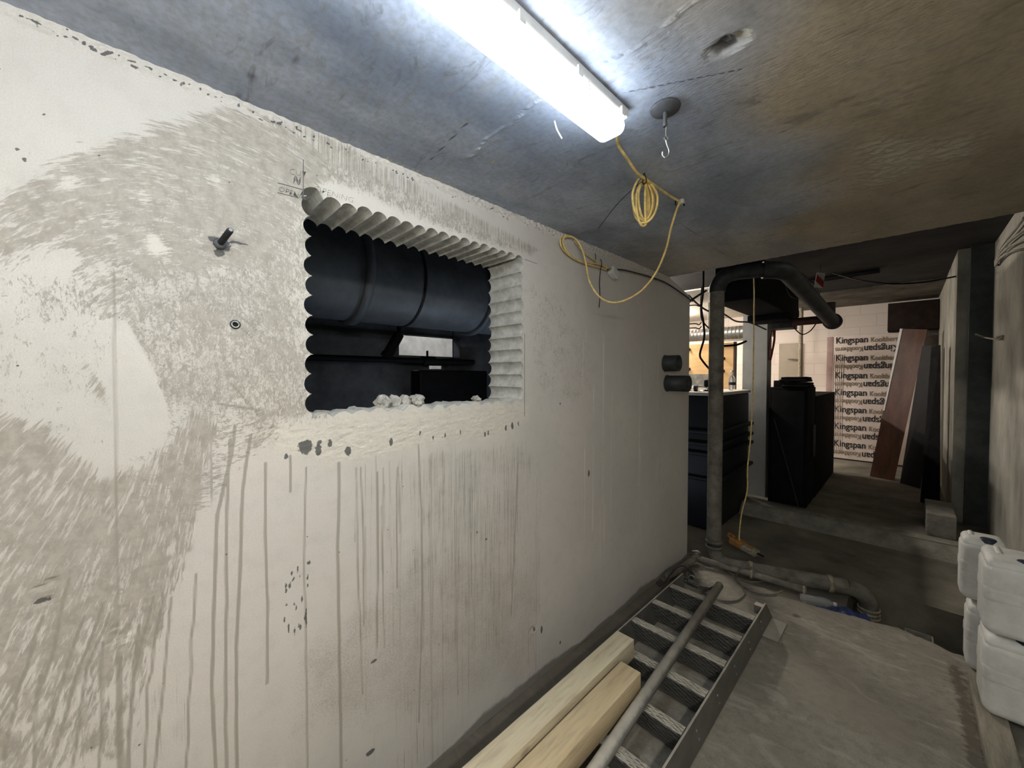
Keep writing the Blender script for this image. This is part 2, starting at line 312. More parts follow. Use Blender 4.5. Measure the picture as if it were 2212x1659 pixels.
# ---------------------------------------------------------------- mesh building
class MB:
    def __init__(s): s.v = []; s.f = []; s.sm = []
    def add(s, vs, fs, smooth=False):
        k = len(s.v); s.v += [tuple(v) for v in vs]; s.f += [tuple(i+k for i in f) for f in fs]; s.sm += [smooth]*len(fs); return s
    def box(s, a, b, bev=0.0):
        x0, y0, z0 = a; x1, y1, z1 = b
        if bev <= 0:
            vs = [(x0,y0,z0),(x1,y0,z0),(x1,y1,z0),(x0,y1,z0),(x0,y0,z1),(x1,y0,z1),(x1,y1,z1),(x0,y1,z1)]
            return s.add(vs, [(0,3,2,1),(4,5,6,7),(0,1,5,4),(1,2,6,5),(2,3,7,6),(3,0,4,7)])
        return s.rbox(a, b, bev, 2)
    def rbox(s, a, b, r, n=3):
        # rounded box: vertices of a cube-sphere pushed out to the inset corners
        a = Vector(a); b = Vector(b); r = min(r, *(abs(b[i]-a[i])/2*.98 for i in range(3)))
        c = (a+b)/2; h = Vector([(b[i]-a[i])/2-r for i in range(3)])
        g = [-1+2*i/(2*n+1) for i in range(2*n+2)]
        # angles mapped so that the middle span is the flat face
        ang = [-PI/4 + (PI/4)*i/n for i in range(n+1)] + [(PI/4)*i/n for i in range(n+1)]
        sg = [-1]*(n+1)+[1]*(n+1); m = 2*n+2
        def sph(t, u): # cube face point to direction
            d = Vector((math.tan(t), math.tan(u), 1)); return d.normalized()
        for ax in range(3):
            for sd in (-1, 1):
                vs = []
                for i in range(m):
                    for j in range(m):
                        # -45..0 then 0..45
                        d = sph(ang[i], ang[j])
                        q = [d.x, d.y, d.z]; base = [sg[i]*1, sg[j]*1, 1]
                        p = [0, 0, 0]; e = [0, 0, 0]
                        p[(ax+1) % 3] = q[0]; p[(ax+2) % 3] = q[1]; p[ax] = q[2]*sd
                        e[(ax+1) % 3] = base[0]; e[(ax+2) % 3] = base[1]; e[ax] = sd
                        vs.append(tuple(c[k]+e[k]*h[k]+p[k]*r for k in range(3)))
                fs = []
                for i in range(m-1):
                    for j in range(m-1):
                        q = (i*m+j, (i+1)*m+j, (i+1)*m+j+1, i*m+j+1)
                        fs.append(q if sd > 0 else q[::-1])
                s.add(vs, fs, True)
        return s
    def cyl(s, p, q, r, n=24, r2=None, cap=True, smooth=True):
        p = Vector(p); q = Vector(q); r2 = r if r2 is None else r2
        d = (q-p).normalized(); a = d.orthogonal().normalized(); b = d.cross(a)
        vs = []
        for c, rr in ((p, r), (q, r2)):
            for i in range(n):
                t = 2*PI*i/n; vs.append(c+(a*math.cos(t)+b*math.sin(t))*rr)
        s.add(vs, [(i, (i+1) % n, n+(i+1) % n, n+i) for i in range(n)], smooth)
        if cap:
            s.add(vs[:n], [tuple(range(n))[::-1]]); s.add(vs[n:], [tuple(range(n))])
        return s
    def ring(s, p, q, ro, ri, n=28):
        p = Vector(p); q = Vector(q); d = (q-p).normalized(); a = d.orthogonal().normalized(); b = d.cross(a); vs = []
        for c, rr in ((p, ro), (q, ro), (q, ri), (p, ri)):
            for i in range(n):
                t = 2*PI*i/n; vs.append(c+(a*math.cos(t)+b*math.sin(t))*rr)
        fs = []
        for k in range(4):
            for i in range(n):
                fs.append((k*n+i, k*n+(i+1) % n, ((k+1) % 4)*n+(i+1) % n, ((k+1) % 4)*n+i))
        return s.add(vs, fs, True)
    def tube(s, pts, r, n=10, sub=8, closed=False, rough=0):
        pts = [Vector(p) for p in pts]
        if sub > 1:
            out = []
            m = len(pts)
            for i in range(m if closed else m-1):
                if closed: p0, p1, p2, p3 = pts[i-1], pts[i], pts[(i+1) % m], pts[(i+2) % m]
                else:
                    p0 = pts[max(i-1, 0)]; p1 = pts[i]; p2 = pts[i+1]; p3 = pts[min(i+2, m-1)]
                for k in range(sub):
                    t = k/sub
                    out.append(0.5*((2*p1)+(-p0+p2)*t+(2*p0-5*p1+4*p2-p3)*t*t+(-p0+3*p1-3*p2+p3)*t**3))
            if not closed: out.append(pts[-1])
            pts = out
        d = (pts[1]-pts[0]).normalized(); a = d.orthogonal().normalized(); vs = []; m = len(pts)
        for i, p in enumerate(pts):
            t = (pts[(i+1) % m if closed else min(i+1, m-1)]-pts[i-1 if closed else max(i-1, 0)]).normalized()
            a = (a-t*a.dot(t)).normalized(); b = t.cross(a)
            for k in range(n):
                th = 2*PI*k/n; rr = r*(1+rough*random.uniform(-1, 1)); vs.append(p+(a*math.cos(th)+b*math.sin(th))*rr)
        fs = [(i*n+k, i*n+(k+1) % n, (i+1)*n+(k+1) % n, (i+1)*n+k) for i in range(m-1) for k in range(n)]
        s.add(vs, fs, True)
        if not closed:
            s.add(vs[:n], [tuple(range(n))[::-1]]); s.add(vs[-n:], [tuple(range(n))])
        return s
    def lathe(s, prof, o, ax=(0, 0, 1), n=24):
        o = Vector(o); d = Vector(ax).normalized(); a = d.orthogonal().normalized(); b = d.cross(a); vs = []
        for r, h in prof:
            for i in range(n):
                t = 2*PI*i/n; vs.append(o+d*h+(a*math.cos(t)+b*math.sin(t))*max(r, 1e-5))
        return s.add(vs, [(k*n+i, k*n+(i+1) % n, (k+1)*n+(i+1) % n, (k+1)*n+i) for k in range(len(prof)-1) for i in range(n)], True)
    def rock(s, c, r, seed=0, n=10, amp=.35):
        c = Vector(c); r = Vector(r); vs = [c+Vector((0, 0, -r.z))]; fs = []
        def disp(d):
            return 1+amp*mn.noise(d*1.6+Vector((seed*7.1, seed*3.3, seed)))*1.5+amp*.4*mn.noise(d*4+Vector((seed, 5, 2)))
        m = n*2
        for i in range(1, n):
            ph = PI*i/n
            for j in range(m):
                th = 2*PI*j/m; d = Vector((math.sin(ph)*math.cos(th), math.sin(ph)*math.sin(th), -math.cos(ph)))
                k = disp(d); vs.append(c+Vector((d.x*r.x*k, d.y*r.y*k, d.z*r.z*k)))
        vs.append(c+Vector((0, 0, r.z)))
        for j in range(m): fs.append((0, 1+(j+1) % m, 1+j))
        for i in range(n-2):
            for j in range(m): fs.append((1+i*m+j, 1+i*m+(j+1) % m, 1+(i+1)*m+(j+1) % m, 1+(i+1)*m+j))
        k = 1+(n-2)*m
        for j in range(m): fs.append((k+j, k+(j+1) % m, len(vs)-1))
        return s.add(vs, fs, False)
    def prism(s, poly, ax, lo, hi):
        # poly: 2D points in the two other axes (cyclic order), extruded along ax
        n = len(poly); vs = []
        for h in (lo, hi):
            for a, b in poly:
                p = [0, 0, 0]; p[ax] = h; p[(ax+1) % 3] = a; p[(ax+2) % 3] = b; vs.append(tuple(p))
        return s.add(vs, [tuple(range(n))[::-1], tuple(range(n, 2*n))]+[(i, (i+1) % n, n+(i+1) % n, n+i) for i in range(n)])
    def build(s, name, m, parent=None, origin=None):
        me = bpy.data.meshes.new(name)
        vs = s.v
        if parent is not None and origin is None: origin = parent.get('_o', (0, 0, 0))
        if origin is None: origin = vs_base(vs)
        o3 = Vector(origin); vs = [tuple(Vector(v)-o3) for v in vs]
        me.from_pydata(vs, [], s.f); me.polygons.foreach_set('use_smooth', s.sm)
        me.materials.append(m); me.validate(); me.update()
        o = bpy.data.objects.new(name, me); COL.objects.link(o)
        if parent is None: o.location = o3
        else: o.parent = parent
        o['_o'] = tuple(o3)
        return o
def vs_base(vs):
    a = np.array(vs); lo = a.min(0); hi = a.max(0); return ((lo[0]+hi[0])/2, (lo[1]+hi[1])/2, lo[2])
def tag(o, label=None, cat=None, group=None, kind=None):
    if label: o['label'] = label
    if cat: o['category'] = cat
    if group: o['group'] = group
    if kind: o['kind'] = kind
    return o
def empty(name, loc, label, cat, group=None):
    o = bpy.data.objects.new(name, None); COL.objects.link(o); o.location = loc; o['_o'] = tuple(loc)
    o.empty_display_size = .05
    return tag(o, label, cat, group)
def struct(mb, name, m, label=None):
    o = mb.build(name, m, origin=(0, 0, 0)); o['kind'] = 'structure'
    if label: o['label'] = label
    return o
def text_mesh(name, body, size, m, parent, loc, rot, thick=.0006, offset=0.0, shear=0, sx=1):
    cu = bpy.data.curves.new(name, 'FONT'); cu.body = body; cu.size = size; cu.extrude = thick; cu.offset = offset; cu.shear = shear
    to = bpy.data.objects.new(name, cu); COL.objects.link(to)
    bpy.context.view_layer.update()
    dg = bpy.context.evaluated_depsgraph_get(); me = bpy.data.meshes.new_from_object(to.evaluated_get(dg))
    bpy.data.objects.remove(to); bpy.data.curves.remove(cu)
    me.materials.clear(); me.materials.append(m)
    o = bpy.data.objects.new(name, me); COL.objects.link(o); o.parent = parent
    po = Vector(parent.get('_o', (0, 0, 0)))
    o.matrix_local = Matrix.Translation(Vector(loc)-po) @ rot @ Matrix.Diagonal((sx, 1, 1, 1))
    return o
def set_attrs(me, d):
    for k, a in d.items():
        if a.ndim == 1:
            at_ = me.attributes.new(k, 'FLOAT', 'POINT'); at_.data.foreach_set('value', a.astype(np.float32))
        else:
            at_ = me.attributes.new(k, 'FLOAT_VECTOR', 'POINT'); at_.data.foreach_set('vector', a.astype(np.float32).ravel())
def sstep(x, a, b):
    t = np.clip((x-a)/(b-a), 0, 1); return t*t*(3-2*t)
def poly_mask(X, Y, poly, soft):
    """soft-edged mask of a polygon (1 inside)"""
    n = len(poly); d = np.full(X.shape, 1e9); ins = np.zeros(X.shape, bool)
    for i in range(n):
        x0, y0 = poly[i]; x1, y1 = poly[(i+1) % n]
        dx, dy = x1-x0, y1-y0; t = np.clip(((X-x0)*dx+(Y-y0)*dy)/(dx*dx+dy*dy+1e-12), 0, 1)
        d = np.minimum(d, np.hypot(X-x0-t*dx, Y-y0-t*dy))
        c = ((y0 > Y) != (y1 > Y)); xi = (x1-x0)*(Y-y0)/((y1-y0) if y1 != y0 else 1e-12)+x0
        ins ^= c & (X < xi)
    sd = np.where(ins, d, -d)
    return sstep(sd, -soft/2, soft/2)
def seg_mask(X, Y, pts, w):
    """1 on a polyline, falling to 0 at distance 2w; w may vary per point"""
    out = np.zeros(X.shape)
    for i in range(len(pts)-1):
        (x0, y0), (x1, y1) = pts[i][:2], pts[i+1][:2]
        r = 3*w; sel = (X > min(x0, x1)-r) & (X < max(x0, x1)+r) & (Y > min(y0, y1)-r) & (Y < max(y0, y1)+r)
        if not sel.any(): continue
        xs = X[sel]; ys = Y[sel]; dx, dy = x1-x0, y1-y0
        t = np.clip(((xs-x0)*dx+(ys-y0)*dy)/(dx*dx+dy*dy+1e-12), 0, 1)
        d = np.hypot(xs-x0-t*dx, ys-y0-t*dy)
        out[sel] = np.maximum(out[sel], np.clip(1-d/(2*w), 0, 1))
    return out
def W(u, v):           # photo measurement -> (y, z) on the wall face
    p = P(u, v, 0, 0.0); return (p.y, p.z)
def Cg(u, v):          # -> (x, y) on the soffit
    p = P(u, v, 2, CZ); return (p.x, p.y)

# ================================================================ left wall
THK = 0.24; WY1 = 3.383
OY0, OY1, OZ0, OZ1 = 0.372, 1.342, 1.45, 2.125
def hole_outline():
    pts = []
    def arc(c, r, a0, a1, n=9):
        for i in range(n):
            t = a0+(a1-a0)*i/(n-1); pts.append((c[0]+r*math.cos(t), c[1]+r*math.sin(t)))
    # left side (going up): bores bulge towards -y
    nz = 11; pz = (OZ1-OZ0)/nz
    for i in range(nz):
        cz = OZ0+pz*(i+.5); r = .0330+random.uniform(-.001, .002)
        k = math.asin(min(1, pz/2/r)); c = (OY0+.034+random.uniform(-.004, .004), cz); arc(c, r, PI+k, PI-k)
    arc((OY0+.035, OZ1-.012), .042, PI*.95, PI*.45)
    ny = 17; py = (OY1-OY0-.06)/ny
    for i in range(ny):
        r = .0292+random.uniform(-.001, .0015); k = math.asin(min(1, py/2/r)); arc((OY0+.06+py*(i+.5), OZ1-.012+random.uniform(-.004, .004)), r, PI/2+k, PI/2-k)
    for i in reversed(range(nz)):
        cz = OZ0+pz*(i+.5); r = .0330+random.uniform(-.001, .002); k = math.asin(min(1, pz/2/r)); arc((OY1-.032+random.uniform(-.004, .004), cz), r, k, -k)
    # sill: broken ridges
    m = 46
    for i in range(m):
        t = i/(m-1); y = OY1-.012-(OY1-OY0-.03)*t
        z = OZ0-.012+.014*abs(math.sin(t*PI*15))+.016*mn.noise(Vector((y*14, 3, 1)))
        if y < OY0+.05: z -= .012
        pts.append((y, z))
    out = [pts[0]]
    for p in pts[1:]:
        if math.hypot(p[0]-out[-1][0], p[1]-out[-1][1]) > .0022: out.append(p)
    return out
outline = hole_outline()
def build_wall():
    gy = np.arange(-.36, WY1, .0055); gy = np.append(gy, WY1); gz = np.append(np.arange(0, CZ, .0055), CZ)
    # snap grid lines around the opening
    ry0, ry1 = gy[np.searchsorted(gy, OY0-.03)], gy[np.searchsorted(gy, OY1+.03)]
    rz0, rz1 = gz[np.searchsorted(gz, OZ0-.05)], gz[np.searchsorted(gz, OZ1+.05)]
    ny, nz = len(gy), len(gz)
    YY, ZZ = np.meshgrid(gy, gz, indexing='ij')
    V = np.stack([np.zeros(YY.size), YY.ravel(), ZZ.ravel()], 1)
    # slightly ragged slant at the top of the free end (slab has stopped there)
    i, j = np.meshgrid(np.arange(ny-1), np.arange(nz-1), indexing='ij')
    a = i*nz+j; quads = np.stack([a, a+nz, a+nz+1, a+1], -1).reshape(-1, 4)
    cy = (gy[i]+gy[i+1]).ravel()/2; cz = (gz[j]+gz[j+1]).ravel()/2
    keep = ~((cy > ry0) & (cy < ry1) & (cz > rz0) & (cz < rz1))
    top_line = 2.33-np.clip((cy-2.97)/(WY1-2.97), 0, 1)*.09   # free end slopes down
    keep &= cz < top_line
    quads = quads[keep]
    faces = [tuple(q) for q in quads.tolist()]
    verts = [tuple(v) for v in V.tolist()]
    # ring around the outline
    ly = gy[(gy > ry0-1e-6) & (gy < ry1+1e-6)]; lz = gz[(gz > rz0-1e-6) & (gz < rz1+1e-6)]
    border = [(y, rz0) for y in ly]+[(ry1, z) for z in lz[1:]]+[(y, rz1) for y in ly[::-1][1:]]+[(ry0, z) for z in lz[::-1][1:-1]]
    bi = [int(np.argmin(abs(gy-y)))*nz+int(np.argmin(abs(gz-z))) for y, z in border]
    nb = len(border); no = len(outline)
    pts2 = [Vector(p) for p in border]+[Vector(p) for p in outline]
    edges = [(k, (k+1) % nb) for k in range(nb)]+[(nb+k, nb+(k+1) % no) for k in range(no)]
    # extra inner points so that stain detail carries on up to the rim
    def inside(p, poly):
        c = False
        for k in range(len(poly)):
            x0, y0 = poly[k]; x1, y1 = poly[k-1]
            if (y0 > p[1]) != (y1 > p[1]) and p[0] < (x1-x0)*(p[1]-y0)/(y1-y0)+x0: c = not c
        return c
    ol = np.array(outline); extra = []
    for y in ly[1:-1:2]:
        for z in lz[1:-1:2]:
            if (OY0+.03 < y < OY1-.03) and (OZ0+.02 < z < OZ1-.03): continue
            if inside((y, z), outline): continue
            if np.hypot(ol[:, 0]-y, ol[:, 1]-z).min() < .004: continue
            extra.append((float(y), float(z)))
    pts2 += [Vector(p) for p in extra]
    ov, oe, of, vo, eo, fo = delaunay_2d_cdt(pts2, edges, [], 0, 1e-6)
    mp = {}
    for k, p in enumerate(ov):
        src = vo[k]; s0 = src[0] if src else -1
        if 0 <= s0 < nb: mp[k] = bi[s0]
        else: mp[k] = len(verts); verts.append((0.0, p.x, p.y))
    for f in of:
        c = sum((ov[q] for q in f), Vector((0, 0)))/len(f)
        if inside((c.x, c.y), outline): continue
        q = [mp[x] for x in f]
        A, B, Cc = (verts[x] for x in q[:3])
        if (B[1]-A[1])*(Cc[2]-A[2])-(B[2]-A[2])*(Cc[1]-A[1]) < 0: q = q[::-1]
        faces.append(tuple(q))
    nf_front = len(faces)
    # surface relief (chips, rough patch under the opening)
    VA = np.array(verts); Y, Z = VA[:, 1], VA[:, 2]
    rough = poly_mask(Y, Z, [W(*q) for q in ((505, 900), (560, 905), (660, 905), (900, 880), (1135, 865), (1150, 905), (1060, 945), (900, 965), (780, 1000), (640, 990), (540, 950))], .05)
    # ---------------- stain fields
    n = len(Y)
    def px(poly, soft): return poly_mask(Y, Z, [W(*q) for q in poly], soft)
    c1 = W(450, 800); c2 = W(520, 470)
    r1 = np.hypot(Y-c1[0], Z-c1[1]); t1 = np.arctan2(Y-c1[0], Z-c1[1])
    r2 = np.hypot(Y-c2[0], Z-c2[1]); t2 = np.arctan2(Y-c2[0], -(Z-c2[1]))
    PA = np.stack([r1, t1*.30, Y*0], 1); PB = np.stack([t2*.62, r2, Y*0], 1)
    arc = px([(-200, 560), (-120, 470), (0, 390), (170, 295), (300, 255), (420, 222), (540, 218), (640, 262), (740, 350), (700, 420), (600, 600), (300, 620), (120, 560), (0, 620), (-160, 700)], .11)
    m_arc = arc*.575
    mid = px([(100, 430), (400, 330), (640, 400), (700, 900), (560, 1000), (440, 1150), (250, 1150), (195, 760), (110, 600)], .12)
    m_arc = np.maximum(m_arc, mid*.47)
    ray = px([(-150, 780), (-20, 850), (120, 900), (230, 1010), (300, 980), (420, 840), (500, 920), (470, 1020), (440, 1170), (395, 1300), (320, 1520), (250, 1480), (60, 1560), (-160, 1500)], .11)
    m_ray = ray*.56
    lowl = px([(-150, 1380), (100, 1330), (390, 1280), (330, 1659), (-150, 1800)], .2)
    m_ray = np.maximum(m_ray, lowl*.50)
    lm = px([(140, 760), (240, 740), (300, 900), (250, 960)], .05); m_ray = np.maximum(m_ray, lm*.56)
    clean1 = px([(-150, 640), (60, 700), (190, 730), (120, 850), (50, 840), (-150, 780)], .12)
    clean2 = np.maximum(seg_mask(Y, Z, [W(245, 720), W(290, 800), (W(322, 880)), W(322, 940)], .018), seg_mask(Y, Z, [W(225, 760), W(265, 830), W(285, 900), W(290, 960)], .018))
    clean2 = np.maximum(clean2, seg_mask(Y, Z, [W(150, 870), W(235, 950), W(275, 960)], .02))
    k = 1-np.clip(clean1*.6+np.clip(clean2*2, 0, 1)*.75, 0, 1)
    m_arc *= k; m_ray *= k
    blot = px([(160, 420), (440, 280), (660, 300), (760, 470), (760, 930), (540, 960), (230, 900), (180, 740), (190, 560)], .2)
    m_blot = blot*.51*k
    m_blot = np.maximum(m_blot, px([(640, 300), (900, 400), (1180, 560), (1140, 560), (1000, 520), (720, 410), (655, 400)], .09)*.52)
    m_blot = np.maximum(m_blot, px([(1100, 580), (1200, 600), (1300, 760), (1260, 900), (1140, 860)], .2)*.43)
    m_blot = np.maximum(m_blot, px([(-60, 560), (180, 560), (260, 640), (240, 720), (60, 700), (-60, 640)], .12)*.46)
    m_blot = np.maximum(m_blot, px([(-150, 520), (200, 520), (300, 700), (320, 980), (200, 1020), (-150, 900)], .15)*.405)
    m_blot = np.maximum(m_blot, px([(-100, 1100), (250, 1080), (420, 1180), (380, 1330), (200, 1380), (-100, 1380)], .2)*.47)
    # streaks of slurry over the opening's upper edge
    hood = px([(560, 235), (660, 260), (900, 385), (1180, 540), (1150, 560), (900, 440), (720, 370), (600, 330)], .07)
    m_drip = hood*.52
    under = px([(560, 990), (900, 960), (1130, 930), (1180, 1000), (1190, 1659), (560, 1800)], .14)
    m_drip = np.maximum(m_drip, under*(.34+.08*np.sin(Y*9+1)))
    u2 = px([(900, 960), (1150, 930), (1120, 1400), (880, 1500)], .15); m_drip = np.maximum(m_drip, u2*.45)
    m_drip = np.maximum(m_drip, px([(-60, 1300), (420, 1300), (520, 1659), (-60, 1750)], .2)*.37)
    m_drip = np.maximum(m_drip, px([(1200, 660), (1440, 720), (1440, 1080), (1200, 1100)], .2)*.30)
    m_fine = np.clip(px([(900, 1150), (1200, 1200), (1150, 1500), (850, 1600), (560, 1659), (600, 1400)], .35)*.50, 0, 1)
    m_fine = np.maximum(m_fine, .30)
    m_cream = px([(560, 400), (700, 300), (1100, 520), (1140, 880), (1100, 990), (560, 1000), (480, 900), (560, 700)], .25)*.40
    m_cream = np.maximum(m_cream, rough*.7)
    for (u, v, r) in ((305, 415, .03), (345, 535, .04), (470, 395, .03), (152, 395, .025), (330, 525, .035)):
        q = W(u, v); g = np.exp(-((Y-q[0])**2+(Z-q[1])**2*.6)/(r*.6)**2); m_arc -= g*.12; m_blot -= g*.15; m_cream = np.maximum(m_cream, g*.4)
    # single runs
    lines = np.zeros(n)
    def run(pts, w=.0035, s=1.0, wob=.0022):
        q = [W(*p) for p in pts]; out = []; w = max(w*.72, .0029)
        for a, b in zip(q[:-1], q[1:]):
            L_ = math.hypot(a[0]-b[0], a[1]-b[1]); k_ = max(2, int(L_/.03))
            for i_ in range(k_):
                t = i_/k_; z = a[1]+(b[1]-a[1])*t
                out.append((a[0]+(b[0]-a[0])*t+wob*mn.noise(Vector((a[0]*31, z*11, w*900))), z))
        out.append(q[-1])
        lines[:] = np.maximum(lines, seg_mask(Y, Z, out, w)*s)
    run([(508, 920), (500, 985), (470, 1110), (462, 1300), (458, 1500), (466, 1659), (466, 1720)], .0045)
    run([(542, 940), (524, 1060), (518, 1250), (510, 1400), (512, 1659), (512, 1720)], .0045)
    run([(497, 950), (490, 1100), (489, 1300), (487, 1450), (490, 1700)], .004)
    run([(575, 1000), (572, 1130), (578, 1300), (577, 1477)], .0038)
    run([(660, 1010), (657, 1200), (662, 1450), (664, 1659)], .0038, .8)
    run([(627, 985), (627, 1062)], .003)
    run([(732, 1000), (730, 1200), (733, 1400), (738, 1700)], .007, .75)
    run([(770, 1010), (772, 1200), (780, 1400), (783, 1500)], .003, .7)
    run([(780, 1010), (785, 1150), (786, 1350)], .003, .8)
    run([(815, 1020), (817, 1200), (814, 1400)], .003, .8)
    run([(827, 1010), (827, 1220), (830, 1400)], .003, .7)
    run([(858, 1010), (858, 1270)], .003, .8)
    run([(904, 960), (910, 1100), (912, 1300), (905, 1560)], .005, .7)
    run([(932, 980), (930, 1250), (934, 1659)], .010, .42, .002)
    run([(960, 1010), (955, 1300), (958, 1600)], .006, .4)
    run([(985, 990), (986, 1300), (990, 1500)], .006, .5)
    run([(1118, 1000), (1112, 1160), (1104, 1330)], .0028, .8)
    run([(1018, 1150), (1018, 1290)], .003, .6)
    for i in range(46):
        u = random.uniform(760, 1170); v0 = random.uniform(955, 1150); run([(u, v0), (u+random.uniform(-5, 5), v0+random.uniform(80, 480))], random.uniform(.0016, .0032), random.uniform(.30, .5), .001)
    # lower left: slurry runs leaning like the spray, then falling
    for (u0, v0, u1, v1, u2_, v2) in ((40, 1480, -2, 1560, -8, 1700), (95, 1330, 40, 1480, 10, 1640), (150, 1250, 115, 1400, 60, 1560), (85, 1460, 80, 1540, 70, 1690), (185, 1330, 130, 1480, 72, 1659),
        (225, 1300, 165, 1460, 108, 1659), (240, 1320, 190, 1440, 155, 1659), (219, 1390, 223, 1530, 214, 1659), (330, 1290, 290, 1460, 275, 1659), (355, 1280, 320, 1480, 312, 1659), (372, 1290, 352, 1500, 335, 1659),
        (425, 1240, 415, 1380, 402, 1659), (262, 1420, 262, 1540, 256, 1659), (300, 1350, 285, 1500, 280, 1659)):
        run([(u0, v0), (u1, v1), (u2_, v2)], random.uniform(.0025, .004), .8, .005)
    run([(246, 586), (250, 950), (253, 1270), (257, 1490), (258, 1700)], .0032, .7, .0015)     # formwork seam
    run([(258, 1420), (259, 1700)], .007, .8, .002)
    run([(500, 830), (545, 880), (560, 900)], .002, .8, .001); run([(470, 872), (560, 886)], .0018, .8, .001)
    run([(1262, 810), (1285, 860)], .003, .5, .001)
    run([(550, 912), (600, 990)], .001, 0)
    pale = np.zeros(n)
    for i in range(34):
        u = random.choice((1262, 1285, 1283, 1300, 1305, 1325, 1382, 1385, 1420))+random.uniform(-4, 4); v0 = random.uniform(700, 1100); v1 = v0+random.uniform(40, 260)
        pale[:] = np.maximum(pale, seg_mask(Y, Z, [W(u, v0), W(u-random.uniform(0, 4), min(v1, 1250))], random.uniform(.0026, .0030))*random.uniform(.4, .8))
    # holes and wet grey marks
    m_wet = np.zeros(n)
    def blob(u, v, ry, rz, s=1.0):
        q = W(u, v); m_wet[:] = np.maximum(m_wet, np.clip(1.5-np.hypot((Y-q[0])/ry, (Z-q[1])/rz), 0, 1)*s)
    for b_ in ((660, 966, .020, .022), (688, 972, .009, .020), (690, 955, .006, .008), (713, 958, .007, .014), (752, 974, .010, .017), (845, 955, .007, .015), (908, 936, .004, .013), (936, 945, .004, .010),
               (962, 940, .004, .012), (995, 935, .004, .012), (1048, 938, .005, .012), (1055, 935, .005, .012), (1093, 925, .006, .014), (1107, 920, .008, .018), (1120, 915, .004, .015), (618, 986, .006, .008),
               (480, 528, .020, .017), (474, 545, .013, .013), (466, 518, .018, .008), (1210, 872, .006, .007), (1398, 780, .004, .004), (1410, 940, .004, .004),
               (93, 1298, .012, .006), (1272, 1022, .010, .02), (1170, 1360, .009, .02), (808, 1428, .014, .005), (800, 1625, .017, .009), (1155, 1360, .007, .012), (1210, 1388, .008, .010),
               (668, 1215, .006, .006), (195, 232, .003, .003), (95, 246, .003, .003), (38, 324, .004, .004), (52, 345, .004, .004), (1030, 1150, .004, .006), (1050, 1165, .006, .005), (515, 524, .025, .0035)):
        blob(*b_)
    for i in range(26): blob(random.uniform(612, 665), random.uniform(1230, 1370), .003, random.uniform(.006, .016), .85)
    for i in range(230):   # crumbling line below the soffit
        u = random.uniform(40, 1380); v = 12+.408*u+random.uniform(4, 17); blob(u, v, random.uniform(.0015, .006), random.uniform(.0012, .0028), .9)
    m_line2 = np.zeros(n)
    # scraped marks by the tube socket
    for a, b in (((515, 680), (556, 715)), ((520, 708), (545, 730))):
        lines[:] = np.maximum(lines, seg_mask(Y, Z, [W(*a), W(*b)], .0022)*.95)
    # damp foot of wall
    foot = .055+.02*np.sin(Y*5.1+1)+.012*np.sin(Y*13)
    m_damp = np.clip(1-(Z/foot), 0, 1)*1.4
    # chips (geometry + pale)
    dx = np.zeros(n)
    chip = np.zeros(n)
    for (u, v, ry, rz) in ((97, 1262, .022, .012), (93, 1298, .014, .008), (1152, 1360, .03, .02), (252, 1375, .03, .035), (1218, 524, .02, .012)):
        q = W(u, v); g = np.clip(1.2-np.hypot((Y-q[0])/ry, (Z-q[1])/rz), 0, 1); chip = np.maximum(chip, g)
    nz_ = np.array([mn.fractal(Vector((0, y*30, z*70)), 1.0, 2.0, 4) if r > .01 else 0 for y, z, r in zip(Y.tolist(), Z.tolist(), np.maximum(rough, chip).tolist())])
    dx += rough*(-.0015+.0018*nz_)-chip*.006*(1+nz_)
    # crumbly band at top of wall, against the soffit
    band = sstep(Z, 2.288, 2.31)*(1-sstep(Y, 2.9, 3.0))
    nb_ = np.array([mn.noise(Vector((0, y*60, z*90))) if b > .01 else 0 for y, z, b in zip(Y.tolist(), Z.tolist(), band.tolist())])
    dx += band*(.004+.007*nb_)
    m_rough = np.clip(rough*.8+chip*.8+band*.5, 0, 1)
    m_cream = np.maximum(m_cream, chip*.8)
    dx[Y < -.35] = 0; dx[Z < .01] = 0
    VA[:, 0] = dx
    # outline vertices stay put so they meet the bores
    # reveal, back, free end
    verts = [tuple(v) for v in VA.tolist()]
    # find outline verts
    tail_ = np.array(verts[ny*nz:])[:, 1:]
    oi = []
    for p in outline:
        oi.append(ny*nz+int(np.argmin(np.hypot(tail_[:, 0]-p[0], tail_[:, 1]-p[1]))))
    rings = [oi]; depths = (-.05, -.10, -.15, -.20, -THK)
    for d in depths:
        cur = []
        for kx, (y, z) in enumerate(outline):
            if z < OZ0+.02 and OY0+.02 < y < OY1-.02:
                zz = z+.012*mn.noise(Vector((d*30, y*18, 4)))+.006*mn.noise(Vector((d*60, y*60, 9)))-.012*(-d/THK)
                yy = y
            else: zz = z+.0015*mn.noise(Vector((d*20, y*50, z*50))); yy = y+.0015*mn.noise(Vector((d*20, z*50, 3)))
            cur.append(len(verts)); verts.append((d, yy, zz))
        rings.append(cur)
    rf = []
    for A, B in zip(rings[:-1], rings[1:]):
        for k_ in range(no):
            a_, b_ = A[k_], A[(k_+1) % no]; c_, d_ = B[(k_+1) % no], B[k_]
            if None in (a_, b_): continue
            rf.append((a_, b_, c_, d_))
    faces += rf
    nrev = len(faces)
    # back face: strips round the opening's bounding box
    def q4(pts): 
        k0 = len(verts); verts.extend(pts); faces.append(tuple(range(k0, k0+4)))
    bx = -THK
    Ylo = -3.0
    by0, by1, bz0, bz1 = OY0-.01, OY1+.01, OZ0-.03, OZ1+.03
